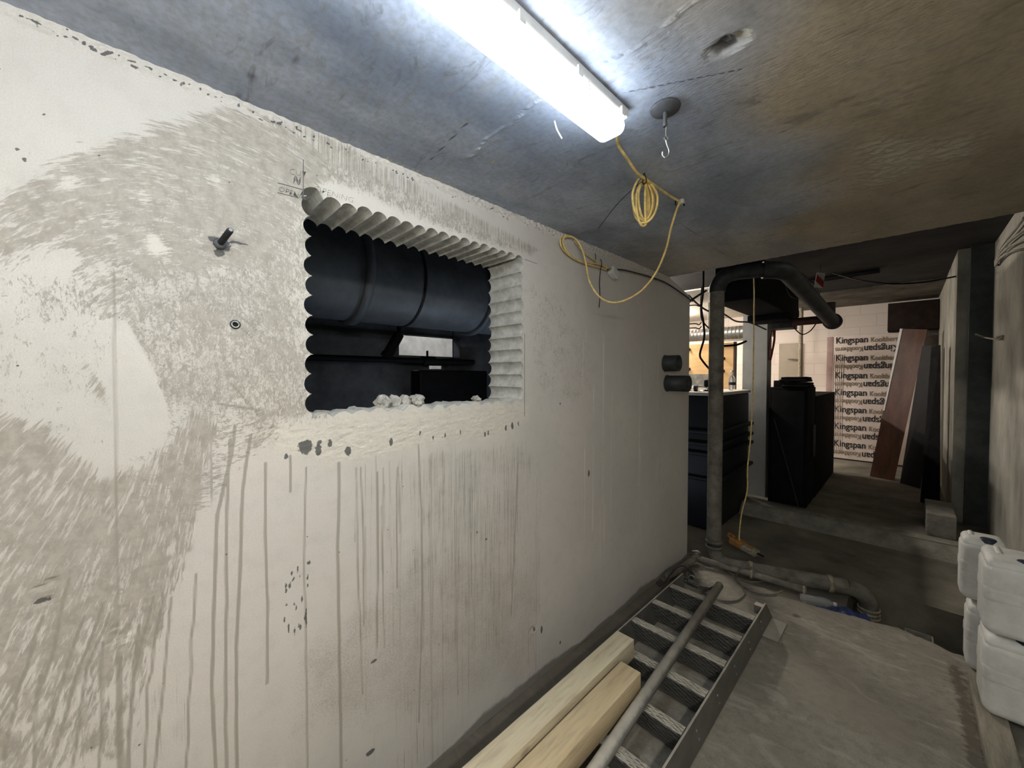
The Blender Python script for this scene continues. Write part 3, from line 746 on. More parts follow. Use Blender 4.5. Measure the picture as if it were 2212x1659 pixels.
    for (a0, a1, b0, b1) in ((Ylo, by0, 0, CZ), (by1, WY1, 0, CZ-.09), (by0, by1, 0, bz0), (by0, by1, bz1, CZ)):
        q4([(bx, a0, b0), (bx, a0, b1), (bx, a1, b1), (bx, a1, b0)])
    q4([(0, WY1, 0), (bx, WY1, 0), (bx, WY1, CZ-.09), (0, WY1, CZ-.09)])            # free end
    q4([(0, 2.97, CZ), (0, WY1, CZ-.09), (bx, WY1, CZ-.09), (bx, 2.97, CZ)])        # sloped top
    q4([(bx, 2.97, CZ), (bx, WY1, CZ-.09), (bx, WY1, CZ-.09), (bx, 2.97, CZ-.0)]) if False else None
    q4([(0, Ylo, 0), (0, -.36, 0), (0, -.36, CZ), (0, Ylo, CZ)])                     # stretch behind the camera
    me = bpy.data.meshes.new('wall_left'); me.from_pydata(verts, [], faces)
    tot = len(verts)
    pad = lambda a: np.concatenate([a, np.zeros((tot-n,)+a.shape[1:])])
    m_fine_p = pad(m_fine)
    set_attrs(me, dict(m_arc=pad(m_arc), m_ray=pad(m_ray), m_blot=pad(m_blot), m_drip=pad(m_drip), m_fine=m_fine_p, m_cream=pad(m_cream), m_line=pad(lines), m_pale=pad(pale), m_wet=pad(m_wet), m_damp=pad(m_damp), m_rough=pad(m_rough), polar_a=pad(PA), polar_b=pad(PB)))
    for m_ in (M['wall'], M['bore'], M['conc']): me.materials.append(m_)
    mi = np.zeros(len(me.polygons), np.int32); mi[nf_front:nrev] = 1; mi[nrev:] = 2; mi[-1] = 0
    me.polygons.foreach_set('material_index', mi)
    me.update()
    o = bpy.data.objects.new('wall_left', me); COL.objects.link(o); o['kind'] = 'structure'
    o['label'] = 'off-white splattered wall with a stitch-drilled rectangular opening'; o['_o'] = (0, 0, 0)
    return o
wall_left = build_wall()
# pencil writing beside the opening
Rw = Matrix(((0, 0, 1, 0), (1, 0, 0, 0), (0, 1, 0, 0), (0, 0, 0, 1)))    # text plane on the wall, reading along +y
def wtext(body, u, v, size, tilt=0, sx=1):
    y, z = W(u, v); return text_mesh('pencil_writing', body, size, M['pencil'], wall_left, (.0015, y, z), Rw @ Matrix.Rotation(tilt, 4, 'Z'), .0003, -.0015, .2, sx)
wtext('CUT', 624, 376, .024, .15); wtext('OPENING', 600, 412, .021, -.05); wtext('OPENING', 676, 412, .026, .0, 1.1)
pm = MB()
def wline(mb, a, b, r=.0011):
    (y0, z0), (y1, z1) = W(*a), W(*b); mb.tube([(.001, y0, z0), (.001, y1, z1)], r, 5, 1)
for a, b in (((655, 345), (655, 425)), ((600, 395), (655, 410)), ((600, 416), (645, 428)), ((1133, 560), (1160, 570)), ((1133, 720), (1133, 900))): wline(pm, a, b)
for i in range(3):
    y, z = W(642, 386+i*4); pm.tube([(.001, y-.01, z-.006), (.001, y-.004, z+.007), (.001, y+.003, z-.007), (.001, y+.009, z+.006)], .0009, 5, 4)
pm.build('pencil_line', M['pencil'], wall_left)

# ================================================================ ceiling slab over the passage
def build_ceiling():
    gx = np.append(np.arange(0, 1.9, .009), 1.9); gy = np.append(np.arange(-.3, 2.97, .009), 2.97)
    nx, ny = len(gx), len(gy); X, Y = np.meshgrid(gx, gy, indexing='ij'); X = X.ravel(); Y = Y.ravel()
    i, j = np.meshgrid(np.arange(nx-1), np.arange(ny-1), indexing='ij'); a = (i*ny+j).ravel()
    faces = [tuple(q) for q in np.stack([a, a+1, a+ny+1, a+ny], -1).tolist()]
    Z = np.zeros(X.size)
    joint = .825+.012*np.sin(X*9)+.006*np.sin(X*31)
    dj = np.abs(Y-joint)
    jm = np.clip(1-dj/.008, 0, 1)*sstep(X, .15, .25)
    jn = np.array([mn.noise(Vector((x*45, y*45, 0))) for x, y in zip(X.tolist(), Y.tolist())])
    Z -= jm*(.003+.008*jn)
    # chipped pocket
    cx, cy = Cg(1572, 98); g = np.clip(1.25-np.hypot((X-cx)/.045, (Y-cy)/.026), 0, 1); Z += g*.018*(1+1.2*jn)
    g2 = np.clip(1.2-np.hypot((X-cx-.035)/.022, (Y-cy)/.022), 0, 1)
    m_dark = np.clip(g*1.2-g2*1.6, 0, 1)*.8
    smear = poly_mask(X, Y, [Cg(*q) for q in ((1850, 320), (1900, 300), (1960, 290), (2030, 305), (2125, 290), (2110, 335), (2010, 355), (1900, 405), (1855, 408), (1870, 370))], .09)
    smear2 = poly_mask(X, Y, [Cg(*q) for q in ((1840, 215), (1900, 190), (1990, 165), (2015, 200), (1960, 250), (1880, 265))], .06)*.55
    m_smear = np.clip(smear+smear2, 0, 1)*.72
    m_smear = np.maximum(m_smear, g2*1.3)
    for (u, v, r) in ((1065, 350, .022), (1510, 262, .012), (900, 120, .012), (920, 335, .01)):
        q = Cg(u, v); m_smear = np.maximum(m_smear, np.clip(1.2-np.hypot((X-q[0])/r, (Y-q[1])/r/.7), 0, 1)*.9)
    # edge of wall: sprayed slurry
    m_smear = np.maximum(m_smear, (1-sstep(X, .0, .07))*sstep(Y, .2, .45)*(1-sstep(Y, .9, 1.3))*.62)
    Z -= (smear*.006+smear2*.003)*(.6+jn)
    for a_, b_ in (((930, 345), (1010, 265)), ((1350, 200), (1600, 150)), ((1395, 180), (1430, 215))):
        m_dark = np.maximum(m_dark, seg_mask(X, Y, [Cg(*a_), Cg(*b_)], .0035)*.75)
    m_dark = np.maximum(m_dark, seg_mask(X, Y, [Cg(1400, 432), Cg(1572, 555)], .004)*.6)
    for (u, v, rx, ry) in ((545, 165, .05, .03), (515, 207, .05, .02), (640, 130, .05, .02), (1690, 285, .04, .015), (1600, 320, .05, .015)):
        q = Cg(u, v); m_dark = np.maximum(m_dark, np.clip(1-np.hypot((X-q[0])/rx/1.3, (Y-q[1])/ry/1.3), 0, 1)*.55)
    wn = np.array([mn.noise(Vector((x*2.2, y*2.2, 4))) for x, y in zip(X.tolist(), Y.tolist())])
    m_warm = np.clip(sstep(X+.25*wn, .82, 1.12)+sstep(Y+.3*wn, 1.9, 2.6)*.6, 0, 1)  # low values show the painted blue glare beside the lamp
    m_scr = sstep(X, .8, .9)*(1-sstep(X, 1.25, 1.4))*sstep(Y, .8, .86)*(1-sstep(Y, 1.2, 1.35))*sstep(wn, -.25, .1)
    # ragged front edge
    e = Y > 2.968; Y2 = Y.copy(); Y2[e] += .012*jn[e]
    V = np.stack([X, Y2, CZ+Z], 1)
    verts = [tuple(v) for v in V.tolist()]; n = len(verts)
    nf = len(faces)
    def q4(*p): k = len(verts); verts.extend(p); faces.append(tuple(range(k, k+len(p))))
    T = CZ+.28
    edge = [i_*ny+ny-1 for i_ in range(nx)]; tops = []
    for e_ in edge: tops.append(len(verts)); verts.append((verts[e_][0], verts[e_][1], T))
    for k in range(nx-1): faces.append((edge[k], tops[k], tops[k+1], edge[k+1]))
    # rest of the slab: over the wall, behind the camera, over plant room
    q4((-.24, -3, CZ), (0, -3, CZ), (0, 2.97, CZ), (-.24, 2.97, CZ)); q4((0, -3, CZ), (1.9, -3, CZ), (1.9, -.3, CZ), (0, -.3, CZ))
    q4((-.24, 2.97, CZ), (0, 2.97, CZ), (0, 2.97, T), (-.24, 2.97, T))
    q4((-.24, -3, T), (1.9, -3, T), (1.9, 2.97, T), (-.24, 2.97, T))
    me = bpy.data.meshes.new('ceiling'); me.from_pydata(verts, [], faces)
    tot = len(verts); pad = lambda a: np.concatenate([a, np.zeros(tot-n)])
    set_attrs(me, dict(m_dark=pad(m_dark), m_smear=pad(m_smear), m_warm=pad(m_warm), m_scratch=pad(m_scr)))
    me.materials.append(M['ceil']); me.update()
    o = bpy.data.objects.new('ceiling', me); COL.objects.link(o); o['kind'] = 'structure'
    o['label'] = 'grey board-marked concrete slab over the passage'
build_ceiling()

# ================================================================ floors
HZ = -.12
def build_floor():
    gx = np.append(np.arange(0, 1.9, .010), 1.9); gy = np.arange(.2, 3.24, .012); nx, ny = len(gx), len(gy)
    X, Y = np.meshgrid(gx, gy, indexing='ij'); X = X.ravel().copy(); Y = Y.ravel().copy()
    # far edge follows the broken slab edge
    ex = [0, .4, .743, .95, 1.15, 1.33, 1.45, 1.5, 1.9]; ey = [3.37, 3.33, 3.27, 3.30, 3.36, 3.375, 3.33, 3.30, 3.30]
    end = np.interp(X, ex, ey)+np.array([.03*mn.noise(Vector((x*9, 0, 0)))+.012*mn.noise(Vector((x*40, 0, 2))) for x in X])
    Y = .2+(Y-.2)*(end-.2)/(gy[-1]-.2)
    Z = np.array([.006*mn.noise(Vector((x*3, y*3, 1))) for x, y in zip(X, Y)])
    Z -= sstep(Y-end, -.05, 0)*.012
    Z = np.minimum(Z, 0.0)
    i, j = np.meshgrid(np.arange(nx-1), np.arange(ny-1), indexing='ij'); a = (i*ny+j).ravel()
    faces = [tuple(q) for q in np.stack([a, a+ny, a+ny+1, a+1], -1).tolist()]
    q1 = P(1720, 1330, 2, 0); m = np.clip(1.1-np.hypot((X-q1.x)/.05, (Y-q1.y)/.05), 0, 1)*.8
    pl = [(P(u, v, 2, 0).x, P(u, v, 2, 0).y) for u, v in ((2062, 1440), (2085, 1520), (2112, 1659), (2118, 1720))]
    m = np.maximum(m, np.clip(seg_mask(X, Y, pl, .035)*1.0, 0, 1)*.8)
    m = np.maximum(m, np.clip(1.5-X/.17, 0, 1)*.85)  # strip along the wall darkened: shade of the gap put into the colour
    verts = [tuple(v) for v in np.stack([X, Y, Z], 1).tolist()]; n = len(verts)
    edge = [k*ny+ny-1 for k in range(nx)]; low = []
    for e_ in edge: low.append(len(verts)); verts.append((verts[e_][0], verts[e_][1]-.01, -.40))
    for k in range(nx-1): faces.append((edge[k], edge[k+1], low[k+1], low[k]))
    def q4(*p): k = len(verts); verts.extend(p); faces.append(tuple(range(k, k+4)))
    q4((0, -3, 0), (1.9, -3, 0), (1.9, .2, 0), (0, .2, 0))
    me = bpy.data.meshes.new('floor'); me.from_pydata(verts, [], faces)
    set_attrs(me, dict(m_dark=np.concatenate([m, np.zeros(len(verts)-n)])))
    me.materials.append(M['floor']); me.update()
    o = bpy.data.objects.new('floor', me); COL.objects.link(o); o['kind'] = 'structure'; o['label'] = 'dusty concrete floor of the passage with a broken far edge'
build_floor()
fh = MB()    # lower floor beyond, with a pit beside the slab edge on the right
fh.box((-6, 4.12, HZ-.3), (1.9, 5.35, HZ)); fh.box((-6, 3.0, HZ-.3), (1.02, 4.12, HZ)); fh.box((1.02, 3.2, -.5), (1.9, 4.12, -.38))
fh.box((-6, 5.35, HZ-.3), (2.0, 9.8, 0))
fhall = struct(fh, 'floor_hall', M['floorhall'], 'darker dusty floor beyond the passage slab')
sb = MB()
sb.prism([(5.22, HZ), (5.36, .004), (5.50, .004), (5.50, HZ-.05)], 0, -.1, 1.78)
struct(sb, 'trim_1', mat('lit_step_edge', (.27, .26, .22), .9, var=.2, scale=9, bump=.3), 'step edge crossing the hall floor, coloured pale as if lit')  # light on the sloping edge put into its paler colour

# ================================================================ remaining shell
struct(MB().box((1.9, -3, -.5), (2.05, 6.25, 3.1)), 'wall_right', M['rightwall'], 'stained grey wall on the right')
struct(MB().box((-.24, -3.15, -.1), (2.05, -3.0, 2.7)), 'wall_rear', M['rear'])
def block_wall():
    m = M['hallwall']; nt = m.node_tree; N = nt.nodes; L = nt.links; b = N['Principled BSDF']
    tc = N.new('ShaderNodeTexCoord'); sep = N.new('ShaderNodeSeparateXYZ'); cm = N.new('ShaderNodeCombineXYZ')
    L.new(tc.outputs['Object'], sep.inputs[0]); L.new(sep.outputs[0], cm.inputs[0]); L.new(sep.outputs[2], cm.inputs[1])
    br = N.new('ShaderNodeTexBrick'); br.inputs['Scale'].default_value = 1; br.inputs['Brick Width'].default_value = .45; br.inputs['Row Height'].default_value = .225; br.inputs['Mortar Size'].default_value = .006
    br.inputs['Color1'].default_value = (.80, .74, .69, 1); br.inputs['Color2'].default_value = (.77, .71, .65, 1); br.inputs['Mortar'].default_value = (.66, .60, .55, 1)
    L.new(cm.outputs[0], br.inputs[0]); L.new(br.outputs[0], b.inputs['Base Color'])
block_wall()
struct(MB().box((-6, 9.75, -.1), (2.2, 9.9, 3.1)), 'wall_far', M['hallwall'], 'white painted block wall at the far end')
struct(MB().box((-6, 6.2, 2.88), (-.25, 9.75, 2.90)), 'ceiling_lit_room', M['rear'], 'soffit over the lit far room, coloured pale for its light')  # paler than the hall soffit: the room's light put into the colour
struct(MB().box((-.25, 7.9, 2.88), (1.7, 9.75, 2.90)), 'ceiling_far_end', mat('weakly_lit_soffit', (.16, .15, .13), .9, var=.3, scale=3), 'soffit above the insulation stack, greyed for its weak light')  # weaker light on this soffit put into its darker colour
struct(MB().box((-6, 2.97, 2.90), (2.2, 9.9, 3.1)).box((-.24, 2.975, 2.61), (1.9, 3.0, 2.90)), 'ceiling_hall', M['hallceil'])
struct(MB().box((-6.1, -3.2, -.5), (-6.0, 9.9, 3.1)), 'wall_outer', M['rear'])
# pier on the right: pale side, dark front
struct(MB().box((1.66, 6.27, -.1), (2.05, 9.75, 3.1)), 'wall_pier', M['rightwall'], 'pale grey wall return beyond the dark column')
struct(MB().box((1.745, 6.2, -.1), (1.93, 6.268, 3.1)), 'trim_2', M['pier'], 'dark green vertical cladding strip on the right wall')
struct(MB().box((-.22, 5.75, 0), (.055, 5.98, 2.90)), 'wall_column', mat('pale_painted_column', (.40, .41, .40), .8, var=.08, scale=4), 'pale square column in the hall')
# door in the far wall
d0 = P(1684, 748, 1, 9.74); d1 = P(1729, 830, 1, 9.74)
door = struct(MB().box((d0.x, 9.70, 0), (d1.x, 9.75, d0.z+.05)), 'door_1', M['door'], 'beige door in the far wall')
hp = P(1718, 776, 1, 9.66); MB().tube([(hp.x, 9.70, hp.z), (hp.x, 9.65, hp.z), (hp.x-.12, 9.65, hp.z)], .011, 8, 1).build('door_handle', M['metalbright'], door)

# plant room behind the opening (dark), with a slot to a lit space beyond
sl = [P(640, 722, 0, -2.6), P(993, 722, 0, -2.6)]
SY0, SY1, SZ0, SZ1 = P(862, 760, 0, -2.6).y, P(993, 760, 0, -2.6).y, P(993, 772, 0, -2.6).z, P(993, 731, 0, -2.6).z
s2a, s2b = P(927, 797, 0, -2.6), P(968, 790, 0, -2.6)
pr = MB()
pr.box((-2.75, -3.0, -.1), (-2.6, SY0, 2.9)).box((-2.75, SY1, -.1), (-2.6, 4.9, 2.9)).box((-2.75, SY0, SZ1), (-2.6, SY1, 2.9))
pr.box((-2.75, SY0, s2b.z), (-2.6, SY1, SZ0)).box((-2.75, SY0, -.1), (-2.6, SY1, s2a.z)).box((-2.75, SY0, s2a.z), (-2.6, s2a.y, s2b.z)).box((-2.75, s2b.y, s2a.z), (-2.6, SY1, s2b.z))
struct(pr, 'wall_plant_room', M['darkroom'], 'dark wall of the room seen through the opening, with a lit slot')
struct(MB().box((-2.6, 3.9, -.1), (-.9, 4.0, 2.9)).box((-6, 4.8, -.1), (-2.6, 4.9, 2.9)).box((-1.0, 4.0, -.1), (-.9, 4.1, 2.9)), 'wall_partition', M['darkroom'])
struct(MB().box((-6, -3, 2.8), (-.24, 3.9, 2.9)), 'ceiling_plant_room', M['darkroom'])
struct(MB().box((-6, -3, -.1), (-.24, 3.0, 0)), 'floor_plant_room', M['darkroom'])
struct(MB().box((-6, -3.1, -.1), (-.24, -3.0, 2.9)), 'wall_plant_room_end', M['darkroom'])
struct(MB().box((-.24, 3.0, -.1), (-.235, 3.38, 0.0)), 'trim_3', M['conc'])
# shallow lit store behind the slot
struct(MB().box((-4.3, 1.2, -.1), (-4.2, 4.8, 2.9)), 'wall_store', mat('pale_store_wall', (.6, .57, .52), .8, var=.12, scale=6), 'pale wall seen through the far slot')

# ================================================================ lamps
def batten(name_label, x, y0, y1, mdif, zt=CZ, group=None, wid=.094, hgt=.075, detail=True, along='y'):
    def T(a, b, c):  # local (across, along, z)
        return (x+a, b, c) if along == 'y' else (x+b, y0+a, c)
    t = empty('batten_light', (x, (y0+y1)/2, zt-hgt) if along == 'y' else (x, y0, zt-hgt), name_label, 'light', group)
    h = wid/2
    # grey housing: shallow tray against the soffit; diffuser: rounded lens below
    hs = MB(); n = 10
    def prof(k, e0, e1, z0, z1, r):
        pass
    if along == 'y':
        hs.rbox((x-h, y0, zt-.030), (x+h, y1, zt), .008, 2)
    else: hs.rbox((x+y0*0, 0, 0), (1, 1, 1), .01)
    hs.build('housing', M['white'], t)
    df = MB()
    df.rbox((x-h+.004, y0+.004, zt-hgt), (x+h-.004, y1-.004, zt-.028), .022, 4)
    df.build('diffuser', mdif, t)
    if detail:
        for yy in np.arange(y1-.05, y0, -.2):
            MB().box((x+h-.002, yy, zt-.042), (x+h+.006, yy+.018, zt-.018), .001).build('clip', M['white'], t)
            MB().box((x-h-.006, yy, zt-.042), (x-h+.002, yy+.018, zt-.018), .001).build('clip', M['white'], t)
    return t
LX = .690
lamp = batten('bright lit batten light fixed to the concrete ceiling', LX, -.42, 1.015, M['lamp'])
a = at(1198, 262, 1.09); MB().tube([a, at(1203, 280, 1.085), at(1214, 300, 1.08)], .0022, 8, 6).build('hanging_strap', M['white'], lamp)
a = P(1235, 200, 2, 2.30); MB().tube([(LX+.046, a.y, 2.30), (LX+.052, a.y-.003, 2.275), (LX+.05, a.y, 2.262)], .0015, 6, 4).build('clip_wire', M['steel'], lamp)
batten('added fill batten along the right wall behind the viewpoint', 1.853, -1.1, .25, M['lamp_fill'], zt=2.02, detail=False)  # unseen fill, added to lift the left wall and passage floor
batten('added fill batten above the hall behind the slab edge', 1.35, 3.25, 4.25, M['lamp_hall_fill'], zt=2.898, detail=False, wid=.14)  # out of view, added to brighten the hall floor and right wall
batten('batten light high in the lit far room', -1.65, 4.95, 5.95, M['lamp_hall'], zt=2.898, detail=False, wid=.14)
batten('added second batten brightening the far wall of the lit room', -2.2, 7.3, 8.6, M['lamp_hall'], zt=2.878, detail=False, wid=.14)  # added out of view to brighten the far wall and insulation
wl = empty('duct_fill_light', (-.85, 2.9, 0), 'added unseen fill light on the floor of the dark room behind the opening', 'light')  # added out of view to light the duct from below
MB().rbox((-.93, 2.3, 0), (-.77, 3.3, .04), .01, 2).build('housing', M['soil_dark'], wl)
MB().rbox((-.91, 2.32, .038), (-.79, 3.28, .07), .012, 2).build('lens', emis('cool_fill_light_lens', (.74, .85, 1.0), 7.0), wl)
batten('batten light in the store beyond the slot', -3.4, 2.2, 4.2, M['lamp_plant'], zt=2.75, detail=False)

# ================================================================ yellow cable run
yc = MB()
pA = Vector((LX+.01, 1.015, 2.295)); clipp = P(1472, 437, 2, CZ-.012)
coil = P(1392, 385, 2, CZ-.02)
yc.tube([pA, at(1335, 312, 1.25), at(1357, 345, 1.33), at(1375, 372, 1.40), coil], .0048, 10, 6)
ctr = at(1391, 428, 1.50)
ux = (RT*.9+FW*.2).normalized(); uz = Vector((0, 0, 1))
for i, (w_, h_, ph, dx_) in enumerate(((.050, .086, .1, -.002), (.042, .080, .5, .004), (.030, .074, -.3, .004), (.018, .080, .9, .010), (.046, .078, -.7, .006), (.036, .088, .3, -.004))):
    ax = (ux*math.cos(ph)+FW*math.sin(ph)).normalized(); c0 = ctr+ux*dx_+Vector((0, 0, -.004*i))
    top = Vector((coil.x, coil.y, CZ-.018)); pts = []
    for k in range(14):
        t = 2*PI*k/14; z = math.cos(t); pts.append(c0+ax*math.sin(t)*w_*(1 if z < .2 else 1-.35*(z-.2))+uz*z*h_)
    yc.tube(pts, .0046, 8, 4, closed=True)
yc.tube([coil, P(1425, 408, 2, CZ-.012), P(1450, 425, 2, CZ-.01), clipp], .0046, 10, 5)
wtop = lambda u, v: P(u, v, 0, .022)
hang = [clipp]+[at(u, v, d) for u, v, d in ((1464, 447, 1.66), (1450, 490, 1.68), (1438, 540, 1.72), (1415, 592, 1.78), (1380, 632, 1.85), (1335, 653, 1.92), (1300, 645, 1.98), (1275, 612, 2.03), (1266, 570, 2.06), (1258, 540, 2.08), (1244, 516, 2.08))]+[wtop(1224, 508)]
yc.tube(hang, .0046, 10, 6)
yc.tube([wtop(1224, 508), wtop(1216, 520), wtop(1222, 540), wtop(1240, 558), wtop(1268, 570), wtop(1310, 582)], .0042, 8, 6)
yc.tube([wtop(1232, 512), wtop(1212, 514), wtop(1214, 535), wtop(1236, 556), wtop(1262, 566), wtop(1300, 572), wtop(1316, 584)], .0042, 8, 6)
yc.tube([wtop(1240, 520), wtop(1262, 545), wtop(1290, 566), wtop(1312, 580)], .0030, 8, 6)
tag(yc.build('yellow_cable', M['yellow']), 'yellow power cable coiled below the ceiling and looping to the wall', 'cable')
# ceiling clips
t = empty('cable_clip', clipp, 'small white nail clip holding the yellow cable to the ceiling', 'clip')
MB().rbox(clipp+Vector((-.012, -.010, -.006)), clipp+Vector((.012, .010, .0118)), .003, 2).build('clip_body', M['white'], t)
MB().cyl(clipp+Vector((-.02, -.012, .0118)), clipp+Vector((-.02, -.012, -.010)), .0025, 8).build('nail', M['black'], t)
MB().cyl(clipp+Vector((.0, .014, .0118)), clipp+Vector((.006, .016, -.012)), .003, 8).build('nail', M['black'], t)
# black tie above the coil with its long tail
ct = MB(); ct.tube([Vector((coil.x, coil.y, CZ-.001)), coil+Vector((.008, 0, -.012)), coil+Vector((0, 0, -.022)), coil+Vector((-.008, 0, -.010)), Vector((coil.x-.002, coil.y, CZ-.001))], .0018, 6, 5)
ct.tube([coil+Vector((0, 0, -.006)), P(1365, 410, 2, CZ-.03), P(1330, 445, 2, CZ-.035), P(1292, 494, 2, CZ-.03)], .0014, 6, 5)
tag(ct.build('cable_tie', M['black']), 'long black cable tie holding the yellow coil to the ceiling', 'cable tie')
# white connector on the wall
cb = empty('connector_box', P(1322, 590, 0, .02), 'white connector box taped to cables at the top of the wall', 'connector')
q = P(1322, 590, 0, .012); tilt = math.radians(-22)
def rot_yz(mb, c, an):
    ca, sa = math.cos(an), math.sin(an)
    mb.v = [(v[0], c[1]+(v[1]-c[1])*ca-(v[2]-c[2])*sa, c[2]+(v[1]-c[1])*sa+(v[2]-c[2])*ca) for v in mb.v]; return mb
rot_yz(MB().rbox((.004, q.y-.036, q.z-.026), (.040, q.y+.036, q.z+.026), .004, 2), q, tilt).build('casing', M['white'], cb)
rot_yz(MB().rbox((.002, q.y-.058, q.z-.010), (.028, q.y-.034, q.z+.010), .005, 2), q, tilt).build('cable_gland', M['grime'], cb)
ct = MB(); ct.tube([wtop(1297, 560), P(1300, 568, 0, .035), P(1297, 585, 0, .03), P(1295, 610, 0, .012), P(1296, 640, 0, .010), P(1294, 664, 0, .014)], .0022, 6, 5)
ct.tube([P(1286, 548, 0, .004), P(1287, 555, 0, .034), P(1285, 566, 0, .004)], .002, 6, 5)
tag(ct.build('cable_tie', M['black']), 'black cable tie hanging below the wall cables', 'cable tie')
# old cable along the wall top
oc = MB(); oc.tube([wtop(1310, 582), wtop(1345, 583), wtop(1375, 590), P(1410, 600, 0, .02), P(1440, 612, 0, .02), P(1476, 636, 0, .016), Vector((.012, WY1+.03, 2.20))], .005, 8, 6)
tag(oc.build('black_cable', M['soil_dark']), 'dusty dark cable along the wall top to its far corner', 'cable')

# ================================================================ ceiling rose with hook
rc = Vector((*Cg(1437, 231), CZ))
hk = empty('ceiling_hook', rc, 'grey round ceiling plate with a wire hook hanging from it', 'hook')
MB().lathe([(0, -.0005), (.038, -.0005), (.041, -.004), (.039, -.009), (.022, -.013), (.012, -.016), (0, -.016)], rc, (0, 0, 1), 32).build('round_plate', M['disc'], hk)
MB().cyl(rc+Vector((0, 0, -.013)), rc+Vector((0, 0, -.055)), .0055, 12).build('stud', M['disc'], hk)
b0 = rc+Vector((0, 0, -.046)); ex = RT
pts = [b0+ex*.007+Vector((0, 0, .010)), b0+ex*.010+Vector((0, 0, .0)), b0+ex*.004+Vector((0, 0, -.010)), b0+ex*.003+Vector((0, 0, -.030)), b0+ex*.004+Vector((0, 0, -.038))]
MB().tube(pts, .0017, 8, 6).tube([b0+ex*.002+Vector((0, 0, -.036)), b0+ex*.009+Vector((0, 0, -.042)), b0+ex*.004+Vector((0, 0, -.049)), b0-ex*.002+Vector((0, 0, -.042))], .0015, 8, 5, closed=True).build('wire_link', M['steel'], hk)
z0 = b0+Vector((0, 0, -.046))
MB().tube([z0+ex*.003, z0+ex*.006+Vector((0, 0, -.014)), z0+ex*.012+Vector((0, 0, -.030)), z0+ex*.010+Vector((0, 0, -.043)), z0+ex*.001+Vector((0, 0, -.050)), z0-ex*.006+Vector((0, 0, -.044)), z0-ex*.006+Vector((0, 0, -.034))], .0022, 8, 6).build('hook_end', M['metalbright'], hk)

# ================================================================ fixings in the wall
q = P(474, 528, 0, 0); q2 = P(498, 497, 0, .075)
tr = empty('threaded_rod', q, 'dark threaded rod sticking out of the splattered wall', 'rod')
d = (Vector((.078, q2.y-q.y, q2.z-q.z))); dn = d.normalized()
mbr = MB(); prof = []; L_ = d.length; k = 0
while k*.002 < L_: prof.append((.0062 if k % 2 else .0078, k*.002-.004)); k += 1
prof += [(.0060, L_), (0, L_)]
mbr.lathe(prof, q, dn, 18).build('rod', M['soil_dark'], tr)
MB().cyl(q+dn*L_, q+dn*(L_+.0006), .0045, 14).build('cut_end', M['metalbright'], tr)
MB().lathe([(.0085, -.004), (.014, .0), (.015, .006), (.010, .010), (.0075, .010)], q, dn, 22).build('collar', M['disc'], tr)
q = P(508, 701, 0, 0)
ws = empty('wall_socket_tube', q, 'small steel tube end set flush in the splattered wall', 'tube')
MB().ring(q+Vector((-.03, 0, 0)), q+Vector((.006, 0, 0)), .0095, .0070).build('tube_rim', M['metalbright'], ws)
MB().cyl(q+Vector((-.02, 0, 0)), q+Vector((.0006, 0, 0)), .0070, 20).build('tube_bore', M['black'], ws)
MB().ring(q+Vector((-.01, 0, 0)), q+Vector((.002, 0, 0)), .0125, .0095).build('packing', M['soil_dark'], ws)
# pipe stubs near the far corner of the wall
for (u, v, L_, lab) in ((1437, 785, .105, 'upper dark pipe stub sticking out of the wall end'), (1441, 828, .165, 'lower and longer dark pipe stub sticking out of the wall end')):
    q = P(u, v, 0, 0); t = empty('pipe_stub', q, lab, 'pipe', 'dark pipe stubs in the wall end')
    MB().ring(q+Vector((-.10, 0, 0)), q+Vector((L_, 0, 0)), .061, .055, 36).build('pipe_wall', M['soil_dark'], t)
    MB().cyl(q+Vector((-.08, 0, 0)), q+Vector((L_-.05, 0, 0)), .0555, 28).build('plug', M['black'], t)
    MB().ring(q+Vector((-.01, 0, 0)), q+Vector((.003, 0, 0)), .066, .059, 30).build('mortar_ring', M['grout'], t)

# broken concrete lumps on the sill
for i, (u, v, r, lab) in enumerate(((826, 866, (.03, .021, .020), 'leftmost broken concrete lump on the opening sill'), (852, 869, (.028, .018, .020), 'second broken concrete lump from the left on the sill'),
                               (874, 870, (.028, .017, .019), 'third broken concrete lump from the left on the sill'), (900, 868, (.03, .023, .020), 'rightmost of the four close concrete lumps on the sill'), (1028, 863, (.02, .014, .010), 'tiny concrete crumb near the right end of the sill'))):
    q = P(u, v, 0, -.13); c = Vector((-.13, q.y, OZ0+.002+r[2]*.55))
    r = tuple(q_*1.3 for q_ in r)
    tag(MB().rock(c, r, i+3, 8, .32).build('concrete_lump', M['lump'], None), lab, 'rubble', 'broken concrete lumps on the sill')

# ================================================================ plant room contents
DX, DR = -1.75, .36
dz = P(900, 690, 0, -1.5).z+.33; dy = 1.95
dq = empty('round_duct', (DX, 1.2, dz-DR), 'large dark round duct seen through the wall opening', 'duct')
MB().cyl((DX, -.9, dz), (DX, 3.88, dz), DR, 48).build('duct_body', M['duct'], dq)
for yy in (P(782, 600, 0, DX+DR*.8).y, 2.35): MB().ring((DX, yy, dz), (DX, yy+.06, dz), DR+.03, DR-.01, 48).build('flange', M['duct'], dq)
yy = P(908, 640, 0, DX+DR*.8).y
MB().ring((DX, yy, dz), (DX, yy+.02, dz), DR+.008, DR-.01, 48).build('strap', M['soil_dark'], dq)
MB().tube([(DX, -.2, dz), (DX, .25, dz), (DX+.05, .6, dz), (DX+.02, .9, dz)], DR-.04, 32, 6).build('sleeve', M['soil_dark'], dq)
px_ = -2.35
a = P(600, 770, 0, px_); b = P(930, 782, 0, px_)
